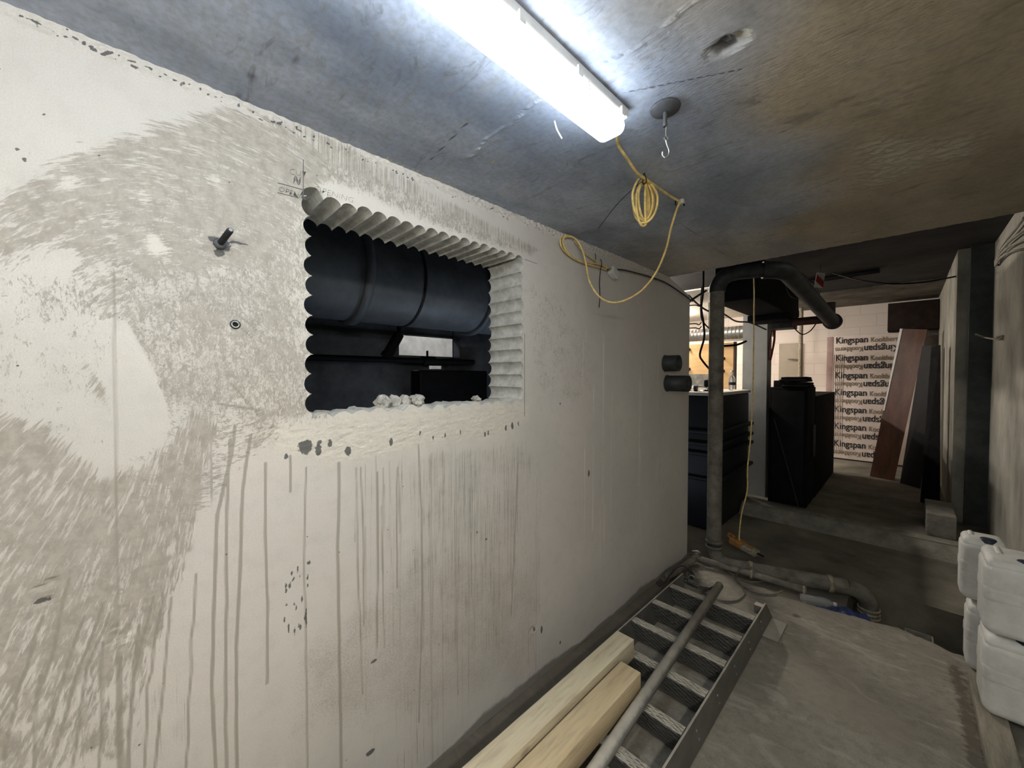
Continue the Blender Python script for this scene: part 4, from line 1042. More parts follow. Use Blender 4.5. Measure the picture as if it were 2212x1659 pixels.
pl = empty('low_pipe', (px_, (a.y+b.y)/2, a.z-.04), 'thin dark pipe crossing the room seen through the opening', 'pipe')
MB().cyl((px_, a.y, a.z), (px_, b.y+.6, a.z), .03, 16).build('pipe_run', M['black'], pl)
for yh in (a.y+.2, b.y+.3): MB().cyl((px_, yh, a.z+.02), (px_, yh, 2.8), .006, 8).build('hanger', M['black'], pl)
MB().cyl((px_, b.y-.1, a.z), (px_, b.y+.05, a.z), .05, 16).build('valve_body', M['black'], pl)
MB().cyl((px_, b.y-.04, a.z), (px_, b.y-.04, a.z+.11), .012, 10).build('valve_stem', M['black'], pl)
a = P(838, 765, 0, -2.2); b = P(862, 722, 0, -2.2)
pe = empty('slanted_pipe', a, 'short slanted dark pipe in front of the lit slot', 'pipe')
MB().cyl(a, b, .05, 16).cyl(a, a+(a-b).normalized()*.03, .06, 16).build('pipe_run', M['black'], pe)
MB().cyl(b, (b.x, b.y, 2.8), .02, 12).build('hanger', M['black'], pe)
tag(MB().box((-2.5, s2a.y-.3, 0), (-2.3, SY1+.2, s2a.z-.02), .02).build('equipment_box', M['black']), 'black equipment cabinet below the lit slot', 'box')

# ================================================================ hall: big pipes
vx, vy = .170, 3.52
sp = empty('soil_pipe', (vx, vy, .0), 'tall dusty grey drain pipe with elbow and floor run', 'pipe')
R_ = .057
e1 = P(1830, 1266, 2, -.04)
topz = 2.42
dirx = Vector((e1.x-vx, e1.y-vy, 0)).normalized()
def bend(c, d0, d1, r, n=8):
    return [c-d0*r*(1-math.sin(PI/2*i/n))+d1*r*(1-math.cos(PI/2*i/n)) for i in range(n+1)]
low = Vector((vx, vy, -.045)); up_ = Vector((vx, vy, topz)); dn_ = Vector((0, 0, -1))
MB().tube([Vector((vx, vy, topz-.14)), Vector((vx, vy, .14))], R_, 28, 1).build('vertical_run', M['soil'], sp)
MB().tube(bend(low, dn_, dirx, .13), R_, 28, 1).build('foot_elbow', M['soil'], sp)
MB().tube([low+dirx*.125, Vector((e1.x, e1.y, -.045))], R_, 28, 1).build('floor_run', M['soil'], sp)
MB().tube(bend(Vector((e1.x, e1.y, -.045))+dirx*.13, dirx, dn_, .13)+[Vector((e1.x, e1.y, -.34))+dirx*.13], R_, 28, 1).build('drop_elbow', M['soil'], sp)
for a, b in ((.13, .155), (.085, .11)): MB().ring((vx, vy, a), (vx, vy, b), R_+.007, R_-.002, 30).build('joint_ring', M['soil'], sp)
for k in (.26, (Vector((e1.x, e1.y, 0))-Vector((vx, vy, 0))).length-.12):
    c = low+dirx*k; MB().ring(c, c+dirx*.028, R_+.008, R_-.002, 30).build('joint_ring', M['grime'], sp)
c = Vector((e1.x, e1.y, 0))+dirx*.13
for zz in (-.17, -.20, -.23): MB().ring(c+Vector((0, 0, zz)), c+Vector((0, 0, zz-.014)), R_+.009, R_-.002, 30).build('joint_ring', M['grime'], sp)
# top elbow, run right, then along the hall
tr_end = Vector((.60, 3.70, topz))
dt = (tr_end-up_); dt.z = 0; dt.normalize()
MB().tube([up_-Vector((0, 0, .15))]+bend(up_, Vector((0, 0, 1)), dt, .14), R_+.006, 28, 1).build('top_elbow', M['soil_dark'], sp)
MB().tube([up_+dt*.13, tr_end-dt*.1], R_, 24, 1).build('top_run', M['soil_dark'], sp)
far = P(1798, 694, 0, .71); dy_ = (far-tr_end).normalized()
MB().tube(bend(tr_end, dt, dy_, .14), R_+.012, 24, 1).build('corner_elbow', M['soil_dark'], sp)
MB().tube([tr_end+dy_*.13, far], R_+.012, 24, 1).build('hall_run', M['soil_dark'], sp)
MB().ring(far-dy_*.02, far+dy_*.03, R_+.03, .02, 24).build('end_cap', M['soil_dark'], sp)
br_end = P(1712, 696, 1, far.y-.12)
MB().tube([far-dy_*.12, br_end], .045, 20, 1).build('branch_run', M['rust'], sp)
MB().tube([far-dy_*.15, far-dy_*.15+Vector((0, 0, .17))], .05, 16, 1).build('vent_stub', M['soil_dark'], sp)
# wires wrapped round the hall pipe
def cable(pts, r, m, lab, name='black_cable', cat='cable', sub=6, group=None):
    return tag(MB().tube(pts, r, 8, sub).build(name, m), lab, cat, group)
cable([at(1683, 583, 3.2), at(1695, 610, 3.3), at(1708, 640, 3.5), at(1735, 645, 3.9), at(1750, 636, 4.1)], .004, M['black'], 'thin black wire hanging in a curve against the overhead hall pipe')
cable([at(1720, 580, 5), at(1767, 625, 5), at(1768, 660, 5), at(1775, 668, 5.1), at(1795, 665, 5.2)], .005, M['black'], 'thin black wire dropping beside the striped tag to the pipe end')
by_ = far.y-.12
cable([P(1716, 697, 1, by_), P(1716, 708, 1, by_), P(1732, 722, 1, by_), P(1750, 715, 1, by_), P(1764, 697, 1, by_)], .006, M['black'], 'black wire sagging in a loop under the dark red branch pipe')
cable([at(1688, 660, 5), at(1690, 692, 5), at(1700, 705, 5), at(1712, 700, 5), at(1705, 686, 5), at(1692, 690, 5), Vector((at(1684, 650, 5).x-.02, 5.2, 2.35))], .010, M['black'], 'small tight black cable loop beside the rectangular duct')
# rectangular black duct
ra = P(1565, 665, 0, .0); rb = P(1652, 694, 0, .0)
rd = empty('rectangular_duct', (.1, 4.3, 2.15), 'big black rectangular duct hanging above the hall', 'duct')
zb = rb.z
MB().box((-.02, 4.05, 2.27), (.35, 5.9, 2.66), .01).build('duct_body', M['blackrough'], rd)
MB().box((-.03, 5.2, 2.20), (.36, 5.6, 2.27), .004).build('duct_collar', M['blackrough'], rd)
MB().box((.10, 5.62, 2.14), (.34, 5.9, 2.27), .004).build('end_box', M['soil_dark'], rd)
for (x_, y_) in ((.04, 4.3), (.28, 4.3), (.28, 5.7), (.04, 5.7)): MB().cyl((x_, y_, 2.65), (x_, y_, 2.90), .008, 8).build('hanger', M['steel'], rd)
# lit galvanised round duct seen low left in the hall, horizontal
q1 = P(1487, 728, 1, 7.4); q2 = P(1592, 722, 1, 7.4)
ld = empty('spiral_duct', (q1.x, 7.4, q1.z), 'shiny galvanised duct running above the plywood panel', 'duct')
mb_ = MB(); prof = []
Ld = q2.x-q1.x+2.2
for k in range(int(Ld/.06)): prof += [(.11, k*.06), (.114, k*.06+.008), (.11, k*.06+.016)]
mb_.lathe(prof, (q1.x-1.6, 7.4, q1.z+.02), (1, 0, 0), 28).build('duct_body', M['ductlit'], ld)
for xx in (q1.x-.8, q1.x+.35): MB().cyl((xx, 7.4, q1.z), (xx, 7.4, 2.90), .01, 8).build('hanger', M['steel'], ld)
# plywood
p0 = P(1400, 735, 1, 7.8); p1 = P(1590, 738, 1, 7.8)
pw = empty('plywood_panel', ((p0.x+p1.x)/2, 7.8, 1.0), 'yellow plywood panel standing in the lit room', 'board')
MB().box((p0.x-.3, 7.8, 0), (p1.x-.035, 7.83, p1.z-.01)).build('panel', M['ply'], pw)
MB().box((p1.x-.035, 7.78, 0), (p1.x, 7.86, p1.z)).build('edge_post', M['rust'], pw)
for (u, v) in ((1563, 774), (1562, 801), (1489, 755), (1489, 797)):
    b_ = P(u, v, 1, 7.8); t_ = MB(); t_.ring((b_.x, 7.80, b_.z), (b_.x, 7.775, b_.z), .028, .012, 18).cyl((b_.x, 7.80, b_.z), (b_.x, 7.76, b_.z), .012, 10); t_.build('bolt', M['rust'], pw)
g0_ = P(1480, 808, 1, 6.9); g1_ = P(1548, 808, 1, 6.9)
tag(MB().box((g0_.x-.6, 6.9, 0), (g1_.x, 7.2, g0_.z), .006).build('grey_cabinet', M['soil']), 'grey cabinet in front of the plywood panel', 'cabinet')
# white beam line above plywood
wb = P(1540, 722, 1, 7.9); 
tag(MB().box((p0.x-.2, 7.88, p1.z+.02), (-.6, 7.93, p1.z+.16)).build('shelf_rail', M['white']), 'pale rail above the plywood panel in the lit room', 'rail')

# hazard tag hanging
hz = empty('hazard_tag', at(1769, 622, 4.6), 'red and white striped tag hanging from the dark hall ceiling', 'tag')
c = [at(u, v, 4.6) for u, v in ((1765, 588), (1783, 590), (1777, 622), (1759, 620))]
nrm = FW*.004
def slab(pts, th=None):
    th = th or nrm; n = len(pts); return MB().add(list(pts)+[p+th for p in pts], [tuple(range(n)), tuple(range(2*n-1, n-1, -1))]+[(i, n+i, n+(i+1) % n, (i+1) % n) for i in range(n)])
L1 = [c[0].lerp(c[3], .20), c[1].lerp(c[2], .55), c[2].lerp(c[3], .0).lerp(c[1], .05), c[3].lerp(c[0], .35)]
slab(c, nrm).build('tag_plate', M['white'], hz)
slab([p-FW*.003 for p in (c[0].lerp(c[3], .15), c[1].lerp(c[2], .55), c[1].lerp(c[2], .98), c[3].lerp(c[0], .42))], FW*.002).build('red_stripe', M['red'], hz)
MB().cyl(at(1772, 588, 4.6), Vector((at(1772, 588, 4.6).x, at(1772, 588, 4.6).y, 2.9)), .003, 6).build('string', M['black'], hz)

# yellow extension lead hanging to the power tool
yl = MB(); pT = Vector((.33, 3.62, .065))
yl.tube([P(1628, 585, 1, 3.66), P(1629, 640, 1, 3.66), P(1628, 740, 1, 3.66), P(1626, 850, 1, 3.66), P(1622, 940, 1, 3.66), P(1615, 1010, 1, 3.66), P(1614, 1060, 1, 3.66), P(1602, 1110, 1, 3.66), P(1597, 1155, 1, 3.66), P(1598, 1168, 1, 3.64)], .0048, 8, 6)
tag(yl.build('yellow_cable', M['yellow']), 'yellow cable hanging down beside the drain pipe', 'cable')
pt0 = P(1600, 1172, 2, .07)
pt = empty('power_tool', Vector((pt0.x, pt0.y, .01)), 'dusty orange and white power tool lying on the drain pipe', 'tool')
o_ = Vector((pt0.x, pt0.y, .055)); dxt = Vector((.80, -.25, -.12)).normalized(); dyt = Vector((.25, .8, 0)).normalized()
def obox(mb, c, ex_, ey_, hx, hy, hz_, r):
    ez_ = ex_.cross(ey_).normalized(); ey2 = ez_.cross(ex_)
    t = MB().rbox((-hx, -hy, -hz_), (hx, hy, hz_), r, 2); mb.add([c+ex_*v[0]+ey2*v[1]+ez_*v[2] for v in t.v], t.f, True); return mb
obox(MB(), o_-dxt*.03, dxt, dyt, .060, .042, .032, .014).build('orange_body', M['orange'], pt)
obox(MB(), o_+dxt*.085+Vector((0, 0, -.006)), dxt, dyt, .065, .040, .024, .012).build('white_body', M['grime'], pt)
MB().ring(o_+dxt*.085+Vector((0, 0, .016)), o_+dxt*.085+Vector((0, 0, .026)), .026, .018, 20).build('dial', M['orange'], pt)
MB().tube([o_-dxt*.08+Vector((0, 0, .0)), o_-dxt*.115+Vector((0, 0, .02)), o_-dxt*.10+Vector((0, 0, .045)), o_-dxt*.05+Vector((0, 0, .036))], .010, 10, 5).build('handle', M['orange'], pt)
MB().cyl(o_+dxt*.145, o_+dxt*.20, .008, 10).build('spindle', M['black'], pt)

# small waste pipe on the floor
w0 = Vector((.03, 2.93, .13)); w1 = Vector((.105, 3.33, .06)); w2 = P(1742, 1277, 2, .02)
wp = empty('waste_pipe', (.2, 3.3, 0), 'thin dusty waste pipe cornering on the floor by the wall end', 'pipe')
MB().tube([Vector((.06, 2.86, .045)), Vector((.085, 3.05, .045)), Vector((.105, 3.32, .05))], .026, 18, 4).build('short_run', M['soil'], wp)
MB().tube([Vector((.105, 3.30, .05)), w2+Vector((0, 0, .005))], .024, 18, 1).build('long_run', M['soil'], wp)
MB().rock(Vector((.105, 3.31, .055)), (.036, .036, .034), 4, 8, .12).build('elbow', M['soil'], wp)
MB().tube([Vector((.07, 3.32, .09)), Vector((.10, 3.30, .105)), Vector((.125, 3.33, .09)), Vector((.09, 3.36, .085))], .006, 8, 5, closed=True).build('jubilee_clip', M['metalbright'], wp)
for k in (.55, .99):
    c = Vector((.105, 3.30, .05)).lerp(w2, k); c2 = Vector((.105, 3.30, .05)).lerp(w2, k-.02); MB().ring(c, c2, .031, .02, 20).build('pipe_joint', M['grime'], wp)
# cables lying on the floor
fz = lambda u, v, h=.008: P(u, v, 2, h)
fc = MB()
fc.tube([fz(1540, 1225), fz(1575, 1235), fz(1600, 1262), fz(1608, 1282), fz(1590, 1297), fz(1560, 1298), fz(1535, 1288), fz(1510, 1275), fz(1495, 1272)], .0055, 8, 6)
tag(fc.build('floor_cable', M['soil']), 'dusty cable curling round the far end of the steel tube', 'cable')
fc = MB()
fc.tube([fz(1580, 1238), fz(1592, 1240, .03), fz(1600, 1228, .08), fz(1625, 1226, .085), fz(1650, 1240, .05), fz(1655, 1255, .015)], .0055, 8, 6)
fc.tube([fz(1592, 1240), fz(1590, 1252), fz(1610, 1270), fz(1640, 1282), fz(1670, 1284), fz(1690, 1276)], .0055, 8, 6)
fc.tube([fz(1596, 1250), fz(1620, 1257), fz(1650, 1256), fz(1680, 1257), fz(1712, 1256)], .0045, 8, 6)
tag(fc.build('floor_cable', M['soil']), 'dusty cable looped over the thin waste pipe', 'cable')
fc = MB()
for s_ in range(3):
    fc.tube([fz(1418+s_*4, 1258-s_*3), fz(1428+s_*5, 1266-s_*4, .03), fz(1446+s_*3, 1245-s_*6, .07), fz(1470+s_*3, 1222, .12), fz(1492, 1232+s_*3, .08), fz(1500-s_*4, 1246, .03), fz(1490-s_*6, 1255, .02), fz(1518, 1268+s_*4), fz(1545-s_*6, 1270), fz(1550, 1262)], .0038, 8, 6)
tag(fc.build('floor_cable', M['soil_dark']), 'tangle of thin dark cables at the foot of the wall end', 'cable')
# small bits by the wall foot: clamp
cl = empty('pipe_clamp', fz(1495, 1256), 'rusty pipe clamp lying beyond the steel stair end', 'clamp')
q = fz(1495, 1256, .02)
MB().box(q+Vector((-.055, -.015, -.018)), q+Vector((.055, .012, -.008)), .003).build('clamp_bar', M['stringer'], cl)
MB().cyl(q+Vector((-.04, 0, -.01)), q+Vector((-.035, 0, .05)), .006, 8).build('clamp_bolt', M['stringer'], cl)
MB().cyl(q+Vector((.04, 0, -.01)), q+Vector((.045, 0, .04)), .006, 8).build('clamp_bolt', M['stringer'], cl)
MB().ring(q+Vector((0, -.01, .02)), q+Vector((0, .01, .02)), .028, .021, 20).build('clamp_ring', M['stringer'], cl)

# pit: blue sheet, clear bottles, gully
t_ = MB(); pts = []
g0 = [P(u, v, 2, -.02) for u, v in ((1760, 1290), (1815, 1295), (1870, 1318), (1895, 1340), (1840, 1338), (1780, 1318))]
cc = sum(g0, Vector())/6
vs_ = [cc+Vector((0, 0, .02))]; fs_ = []
for ring_ in (.4, .75, 1.0):
    for k in range(24):
        f = k/24*6; p = g0[int(f)].lerp(g0[(int(f)+1) % 6], f-int(f)); p = cc.lerp(p, ring_); p.z = -.03-.03*ring_+.03*mn.noise(p*22); vs_.append(p)
for k in range(24): fs_.append((0, 1+k, 1+(k+1) % 24))
for r_ in range(2):
    for k in range(24): fs_.append((1+r_*24+k, 1+(r_+1)*24+k, 1+(r_+1)*24+(k+1) % 24, 1+r_*24+(k+1) % 24))
t_.add(vs_+[v-Vector((0, 0, .008)) for v in vs_], fs_+[tuple(i+len(vs_) for i in f[::-1]) for f in fs_], True)
tag(t_.build('blue_sheet', M['blue']), 'crumpled blue plastic sheet tucked along the broken floor edge', 'sheet')
def bottle(name, base, ax, lab, h=.20, r=.031, label_band=True, grp=None):
    t = empty(name, base, lab, 'bottle', grp)
    MB().lathe([(0, 0), (r*.8, 0), (r, .012), (r*.97, .04), (r, .06), (r*.93, .09), (r, .12), (r, .14), (r*.75, .165), (r*.40, .182), (r*.36, h-.01), (r*.36, h)], base, ax, 24).build('bottle_body', M['clear'], t)
    MB().lathe([(r*.42, h-.012), (r*.44, h+.006), (0, h+.006)], base, ax, 16).build('bottle_cap', M['white'], t)
    if label_band: MB().lathe([(r*1.02, .065), (r*1.02, .10)], base, ax, 24).build('bottle_label', M['cap'], t)
    return t
bottle('plastic_bottle', P(1728, 1291, 2, -.01), (P(1775, 1300, 2, -.01)-P(1728, 1291, 2, -.01)).normalized(), 'clear plastic bottle lying between floor edge and drain pipe', .2, .03, False)
gl = empty('drain_gully', P(1975, 1368, 2, -.14), 'small grey open gully box at the edge of the pit', 'drain')
q = P(1985, 1372, 2, -.02)
g_ = MB(); 
for a_, b_ in (((-.06, -.04, -.14), (.06, -.033, .0)), ((-.06, .033, -.14), (.06, .04, .0)), ((-.06, -.033, -.14), (-.053, .033, .0)), ((.053, -.033, -.14), (.06, .033, .0))): g_.box(q+Vector(a_), q+Vector(b_))
g_.build('gully_box', M['soil'], gl); g_.v = []
MB().box(q+Vector((-.06, -.04, -.34)), q+Vector((.06, .04, -.14)), .004).build('gully_base', M['soil_dark'], gl)

# ================================================================ steel stair flight lying on the floor
SX0, SX1, ST = .225, .712, .168
stair = empty('steel_stair_flight', (.47, 1.1, 0), 'steel stair flight with chequer-plate treads lying on the floor', 'staircase')
SYN = -.62; SYF = 2.80
def stringer_mb(x, right):
    mb = MB(); th = .008
    # plate outline (y, z): far end cut at a slant
    poly = [(SYN, .0), (SYF+.12 if right else SYF-.02, .0), (SYF-.06, ST), (SYN, ST)]
    mb.prism(poly, 0, x, x+th); return mb
sR = stringer_mb(SX1+.002, True).build('stringer', M['stringer'], stair)
sL = stringer_mb(SX0-.010, False).build('stringer', M['stringer'], stair)
for k in range(9):
    for (dz_, dy__) in ((.10, .0), (.045, .03)):
        y_ = 2.62-k*.25+dy__
        MB().cyl((SX1+.0095, y_, dz_+.01), (SX1+.0125, y_, dz_+.01), .0055, 10).build('bolt_hole', M['metalbright'], sR)
for k in range(13):
    yn = 2.505-k*.253
    if yn < SYN+.02: break
    tm = MB(); x0, x1 = SX0, SX1-.002
    # lip on top, rounded nose, plate going down
    sh = .070
    prof = [(yn+.050, .166), (yn+.008, .166), (yn+.002, .164), (yn, .158), (yn+sh, .022), (yn+sh+.03, .022), (yn+sh+.03, .028), (yn+sh+.006, .028), (yn+.008, .157), (yn+.012, .160), (yn+.050, .160)]
    tm.prism([(y_, z_) for y_, z_ in prof][::-1], 0, x0, x1)
    if k == 5: pass
    tm.build('tread', M['cheq'], stair)
MB().prism([(2.66, .0), (2.90, .0), (2.90, .006), (2.66, .006)], 0, SX1+.01, SX1+.09).build('end_bracket', M['stringer'], stair)
MB().prism([(2.70, .155), (2.745, .155), (2.745, .090), (2.70, .105)], 0, SX1-.045, SX1).build('end_lug', M['stringer'], stair)
# scaffold tube
ta = P(1554, 1264, 2, ST+.026); 
tb_ = P(1300, 1640, 2, ST+.026); dtb = (ta-tb_).normalized()
stb = tb_-dtb*1.3; stb.z = ta.z = ST+.0245
t = empty('scaffold_tube', (ta+stb)/2-Vector((0, 0, .025)), 'mud-spattered steel scaffold tube resting on the stair flight', 'tube')
MB().ring(stb, ta, .0245, .020, 32).build('tube_wall', M['tube'], t)
# timbers
def beam(x0, y1, m, lab, w=.094, y0=-.5, h=.098, yaw=0.0):
    t = MB().rbox((x0, y0, ST+.001), (x0+w, y1, ST+h), .004, 1)
    o = t.build('timber_beam', m); tag(o, lab, 'timber', 'timbers on the stair flight'); return o
beam(.290, 1.735, M['timber_a'], 'pale dusty timber beam nearer the wall')
beam(.412, 1.560, M['timber_b'], 'yellower timber beam with splits beside the steel tube', .098)

# ================================================================ jerrycans
def jerrycan(x0, y0, z0, w, d, h, label, parentless=True, rz=0):
    t = empty('jerrycan', (x0+w/2, y0+d/2, z0), label, 'jerrycan', 'white jerrycans stacked by the right wall')
    body = MB().rbox((x0, y0, z0), (x0+w, y0+d, z0+h-.02), .040, 5)
    body.rbox((x0+.006, y0+.006, z0+h-.06), (x0+w-.006, y0+d-.006, z0+h), .034, 4)
    for zz in (z0+h*.38,): body.rbox((x0-.002, y0-.002, zz), (x0+w+.002, y0+d+.002, zz+h*.30), .038, 5)
    body.build('can_body', M['jerry'], t)
    cx, cy = x0+w*.58, y0+d*.22
    MB().lathe([(.031, -.006), (.031, .010), (.027, .014), (0, .014)], (cx, cy, z0+h-.012), (0, 0, 1), 20).build('screw_cap', M['cap'], t)
    MB().tube([(x0+w*.25, y0+d*.45, z0+h-.008), (x0+w*.25, y0+d*.5, z0+h-.006), (x0+w*.25, y0+d*.75, z0+h-.006), (x0+w*.25, y0+d*.85, z0+h-.008)], .012, 10, 5).build('handle', M['jerry'], t)
    return t
bz = .045
jerrycan(1.562, 2.70, bz, .21, .24, .355, 'lower front jerrycan with dark blue cap at the right edge')
jerrycan(1.558, 2.70, bz+.366, .21, .24, .345, 'upper front jerrycan at the right edge, brightest of the stack')
jerrycan(1.545, 3.14, .0, .165, .17, .35, 'lower jerrycan of the rear stack behind the front cans')
jerrycan(1.520, 3.17, .362, .165, .165, .34, 'upper rear jerrycan with a small grey cap')
kb = empty('timber_board', (1.62, 2.4, 0), 'dirty timber board on edge of floor under the front jerrycans', 'board')
MB().box((1.548, 1.2, 0), (1.64, 3.05, .043), .003).build('board_face', M['board'], kb)
tag(MB().box((1.70, 1.4, 0), (1.80, 3.0, .043), .003).build('timber_batten', M['board']), 'second grey batten near the right wall under the cans', 'board')

# ================================================================ tank and bottles
TX, TY0, TY1, TZ = -.105, 4.40, 5.62, 1.345
tk = empty('plastic_tank', (-.7, 5.0, HZ), 'dark blue ribbed tank with a pale lid behind the drain pipe', 'tank')
MB().rbox((-1.35, TY0, HZ), (TX, TY1, TZ), .025, 3).build('tank_body', M['navy'], tk)
MB().box((-1.38, TY0-.02, TZ), (TX+.012, TY1+.02, TZ+.035), .004).build('lid', M['rear'], tk)
for z_ in (.93, .80, .69, .42): MB().rbox((-1.39, TY0-.045, z_), (TX+.05, TY1+.035, z_+.045), .014, 2).build('rib', M['navy'], tk)
bb = P(1603, 845, 2, TZ+.035)
bottle('plastic_bottle', Vector((TX-.11, 5.30, TZ+.0355)), (0, 0, 1), 'clear bottle standing upright on the tank lid', .24, .037)
bl = P(1498, 846, 1, 4.62)
bottle('plastic_bottle', Vector((bl.x-.05, 4.60, TZ+.0355+.037)), Vector((1, .08, 0)), 'clear bottle lying on its side on the tank lid', .21, .036)
g = MB().rbox((TX-.34, 4.72, TZ+.036), (TX-.12, 4.86, TZ+.055), .008, 2).rbox((TX-.30, 4.88, TZ+.036), (TX-.22, 4.96, TZ+.17), .02, 2)
tag(g.build('work_glove', M['black']), 'dark crumpled work glove on the tank lid beside the pipe', 'glove')

# cabinet, added light blocker and folded sheets
cab = empty('black_cabinet', (.31, 6.4, 0), 'tall black cabinet beside the pale column, with an added light blocker behind', 'cabinet')
MB().box((.118, 5.60, 0), (.50, 6.15, 1.42), .006).build('cabinet_body', M['blackrough'], cab)
MB().box((.12, 6.155, 0), (.505, 8.0, 1.30), .006).build('cabinet_light_block', M['blackrough'], cab)  # added behind the cabinet to keep lamp light off the hall floor
MB().box((.15, 5.588, .05), (.47, 5.60, 1.38), .002).build('cabinet_door', M['black'], cab)
MB().cyl(P(1672, 905, 1, 5.55), Vector((.44, 5.55, .005)), .006, 8).build('stay_rod', M['soil_dark'], cab)
MB().box((.50, 5.9, .55), (.515, 6.1, .95), .003).build('side_plate', M['black'], cab)
for i, (dx_, z_, lab) in enumerate(((0, 1.421, 'lower folded dark sheet on the black cabinet'), (-.02, 1.487, 'upper folded dark sheet on the black cabinet'))):
    mb_ = MB(); n_ = 12; vs_ = []; fs_ = []
    x0, x1, y0, y1 = .24+dx_, .52+dx_, 5.58, 5.92
    mb_.rbox((x0, y0, z_), (x1, y1, z_+.030), .014, 3); mb_.rbox((x0+.015, y0+.01, z_+.028), (x1-.005, y1-.02, z_+.060), .014, 3)
    mb_.v = [(v[0], v[1], v[2]+(.006*mn.noise(Vector(v)*14) if v[2] > z_+.012 else 0)) for v in mb_.v]
    tag(mb_.build('folded_sheet', M['blackrough']), lab, 'sheet', 'folded dark sheets')
tag(MB().box((.13, 5.75, 1.421), (.22, 6.05, 1.50), .006).build('small_box', M['black']), 'small black box beside the folded sheets', 'box')

# ================================================================ far end: insulation, boards
IY = 9.33
i0 = P(1787, 727, 1, IY); i1 = P(1787, 985, 1, IY)
IX0, IX1, IZ = i0.x, i0.x+1.22, i0.z
ins = empty('insulation_stack', ((IX0+IX1)/2, IY+.15, 0), 'film-wrapped stack of printed insulation boards against the far wall', 'insulation')
body = MB().box((IX0, IY, .02), (IX1, IY+.32, IZ), .012).build('board_stack', M['wrap'], ins)
MB().box((IX0-.004, IY-.006, .02), (IX0+.09, IY+.2, IZ-.01), .004).build('edge_wrap', M['wrapedge'], ins)
mb_ = MB()
for k in range(6):
    x_ = IX0+.10+k*.028; mb_.tube([(x_, IY-.002, .1), (x_+.01*math.sin(k), IY-.004, .8), (x_-.004, IY-.003, 1.6), (x_+.006, IY-.003, IZ-.35)], .0045, 5, 5)
mb_.build('film_crease', M['wrap'], ins)
Rf = Matrix(((1, 0, 0, 0), (0, 0, -1, 0), (0, 1, 0, 0), (0, 0, 0, 1)))
rows = [735, 773, 811, 848, 885, 922, 960]
kx = P(1805, 740, 1, IY).x; xg = P(1880, 740, 1, IY).x; xk = P(1942, 760, 1, IY).x; xq = P(1864, 760, 1, IY).x
for r_ in rows:
    zc = P(1835, r_, 1, IY).z-.05
    text_mesh('brand_print', 'Kingspan', .165, M['ink'], body, (kx, IY-.006, zc), Rf, .001, .0018, 0, .75)
    text_mesh('product_print', 'Kooltherm', .122, M['gold'], body, (xg, IY-.006, zc), Rf, .001, .001, 0, .71)
    zc2 = P(1835, r_+18, 1, IY).z+.035
    text_mesh('brand_print', 'Kingspan', .165, M['ink'], body, (xk, IY-.006, zc2), Rf @ Matrix.Rotation(PI, 4, 'Z'), .001, .0018, 0, .75)
    text_mesh('product_print', 'Kooltherm', .122, M['gold'], body, (xq, IY-.006, zc2-.01), Rf @ Matrix.Rotation(PI, 4, 'Z'), .001, .001, 0, .71)
# brown wrapped board leaning sideways
b0_ = P(1879, 1027, 1, 8.1); b1_ = P(1932, 1033, 1, 8.0); t0_ = P(1944, 710, 1, 8.3); t1_ = P(2003, 712, 1, 8.2)
b0_.z = b1_.z = .004
bb_ = empty('wrapped_board', (b0_+b1_)/2, 'brown wrapped board leaning in front of the insulation stack', 'board')
th = Vector((.0, .10, 0))
def hexa(pts, th): return MB().add(list(pts)+[p+th for p in pts], [(0, 1, 2, 3), (7, 6, 5, 4), (0, 4, 5, 1), (1, 5, 6, 2), (2, 6, 7, 3), (3, 7, 4, 0)])
hexa([b0_, b1_, t1_, t0_], th).build('board', M['brown'], bb_)
hexa([b0_.lerp(t0_, .45)-th*.06, b0_.lerp(t0_, .45)+(b1_-b0_)*.05-th*.06, t0_+(t1_-t0_)*.10-th*.06, t0_-th*.06], th*.05).build('film_edge', M['white'], bb_)
# leaning black boards against the pale return wall
for (ub, ut, lab, y_, mm) in (((1945, 1990), (1992, 2022), 'black board leaning between brown board and right wall', 7.9, 'black'), ((1990, 2048), (2012, 2032), 'narrow black board leaning against the right wall return', 6.9, 'blackrough')):
    q = [P(ub[0], 1000, 1, y_), P(ub[1], 1000, 1, y_-.2), P(ut[1], 745, 1, y_), P(ut[0], 745, 1, y_+.2)]
    q[0].z = q[1].z = .003
    for p in q: p.x = min(p.x, 1.62)
    q[1].x = min(q[1].x, 1.60); q[2].z = q[3].z = min(q[2].z, 2.2)
    tag(hexa(q, Vector((.0, .035, 0))).build('leaning_board', M[mm]), lab, 'board')
bk = [P(1918, 655, 1, 9.25), P(2006, 722, 1, 9.25)]
tag(MB().box((bk[0].x, 9.3, 2.33), (1.655, 9.72, bk[0].z), .01).build('wall_cupboard', mat('dark_brown_box', (.022, .014, .011), .7, spec=.15)), 'dark brown box high in the far right corner', 'cupboard')
# low dark ledge on the right floor
lg = P(1992, 1150, 2, HZ)
tag(MB().box((1.46, 5.52, .001), (1.655, 6.15, .22), .008).build('concrete_block', M['conc']), 'grey block at the foot of the right wall', 'block')
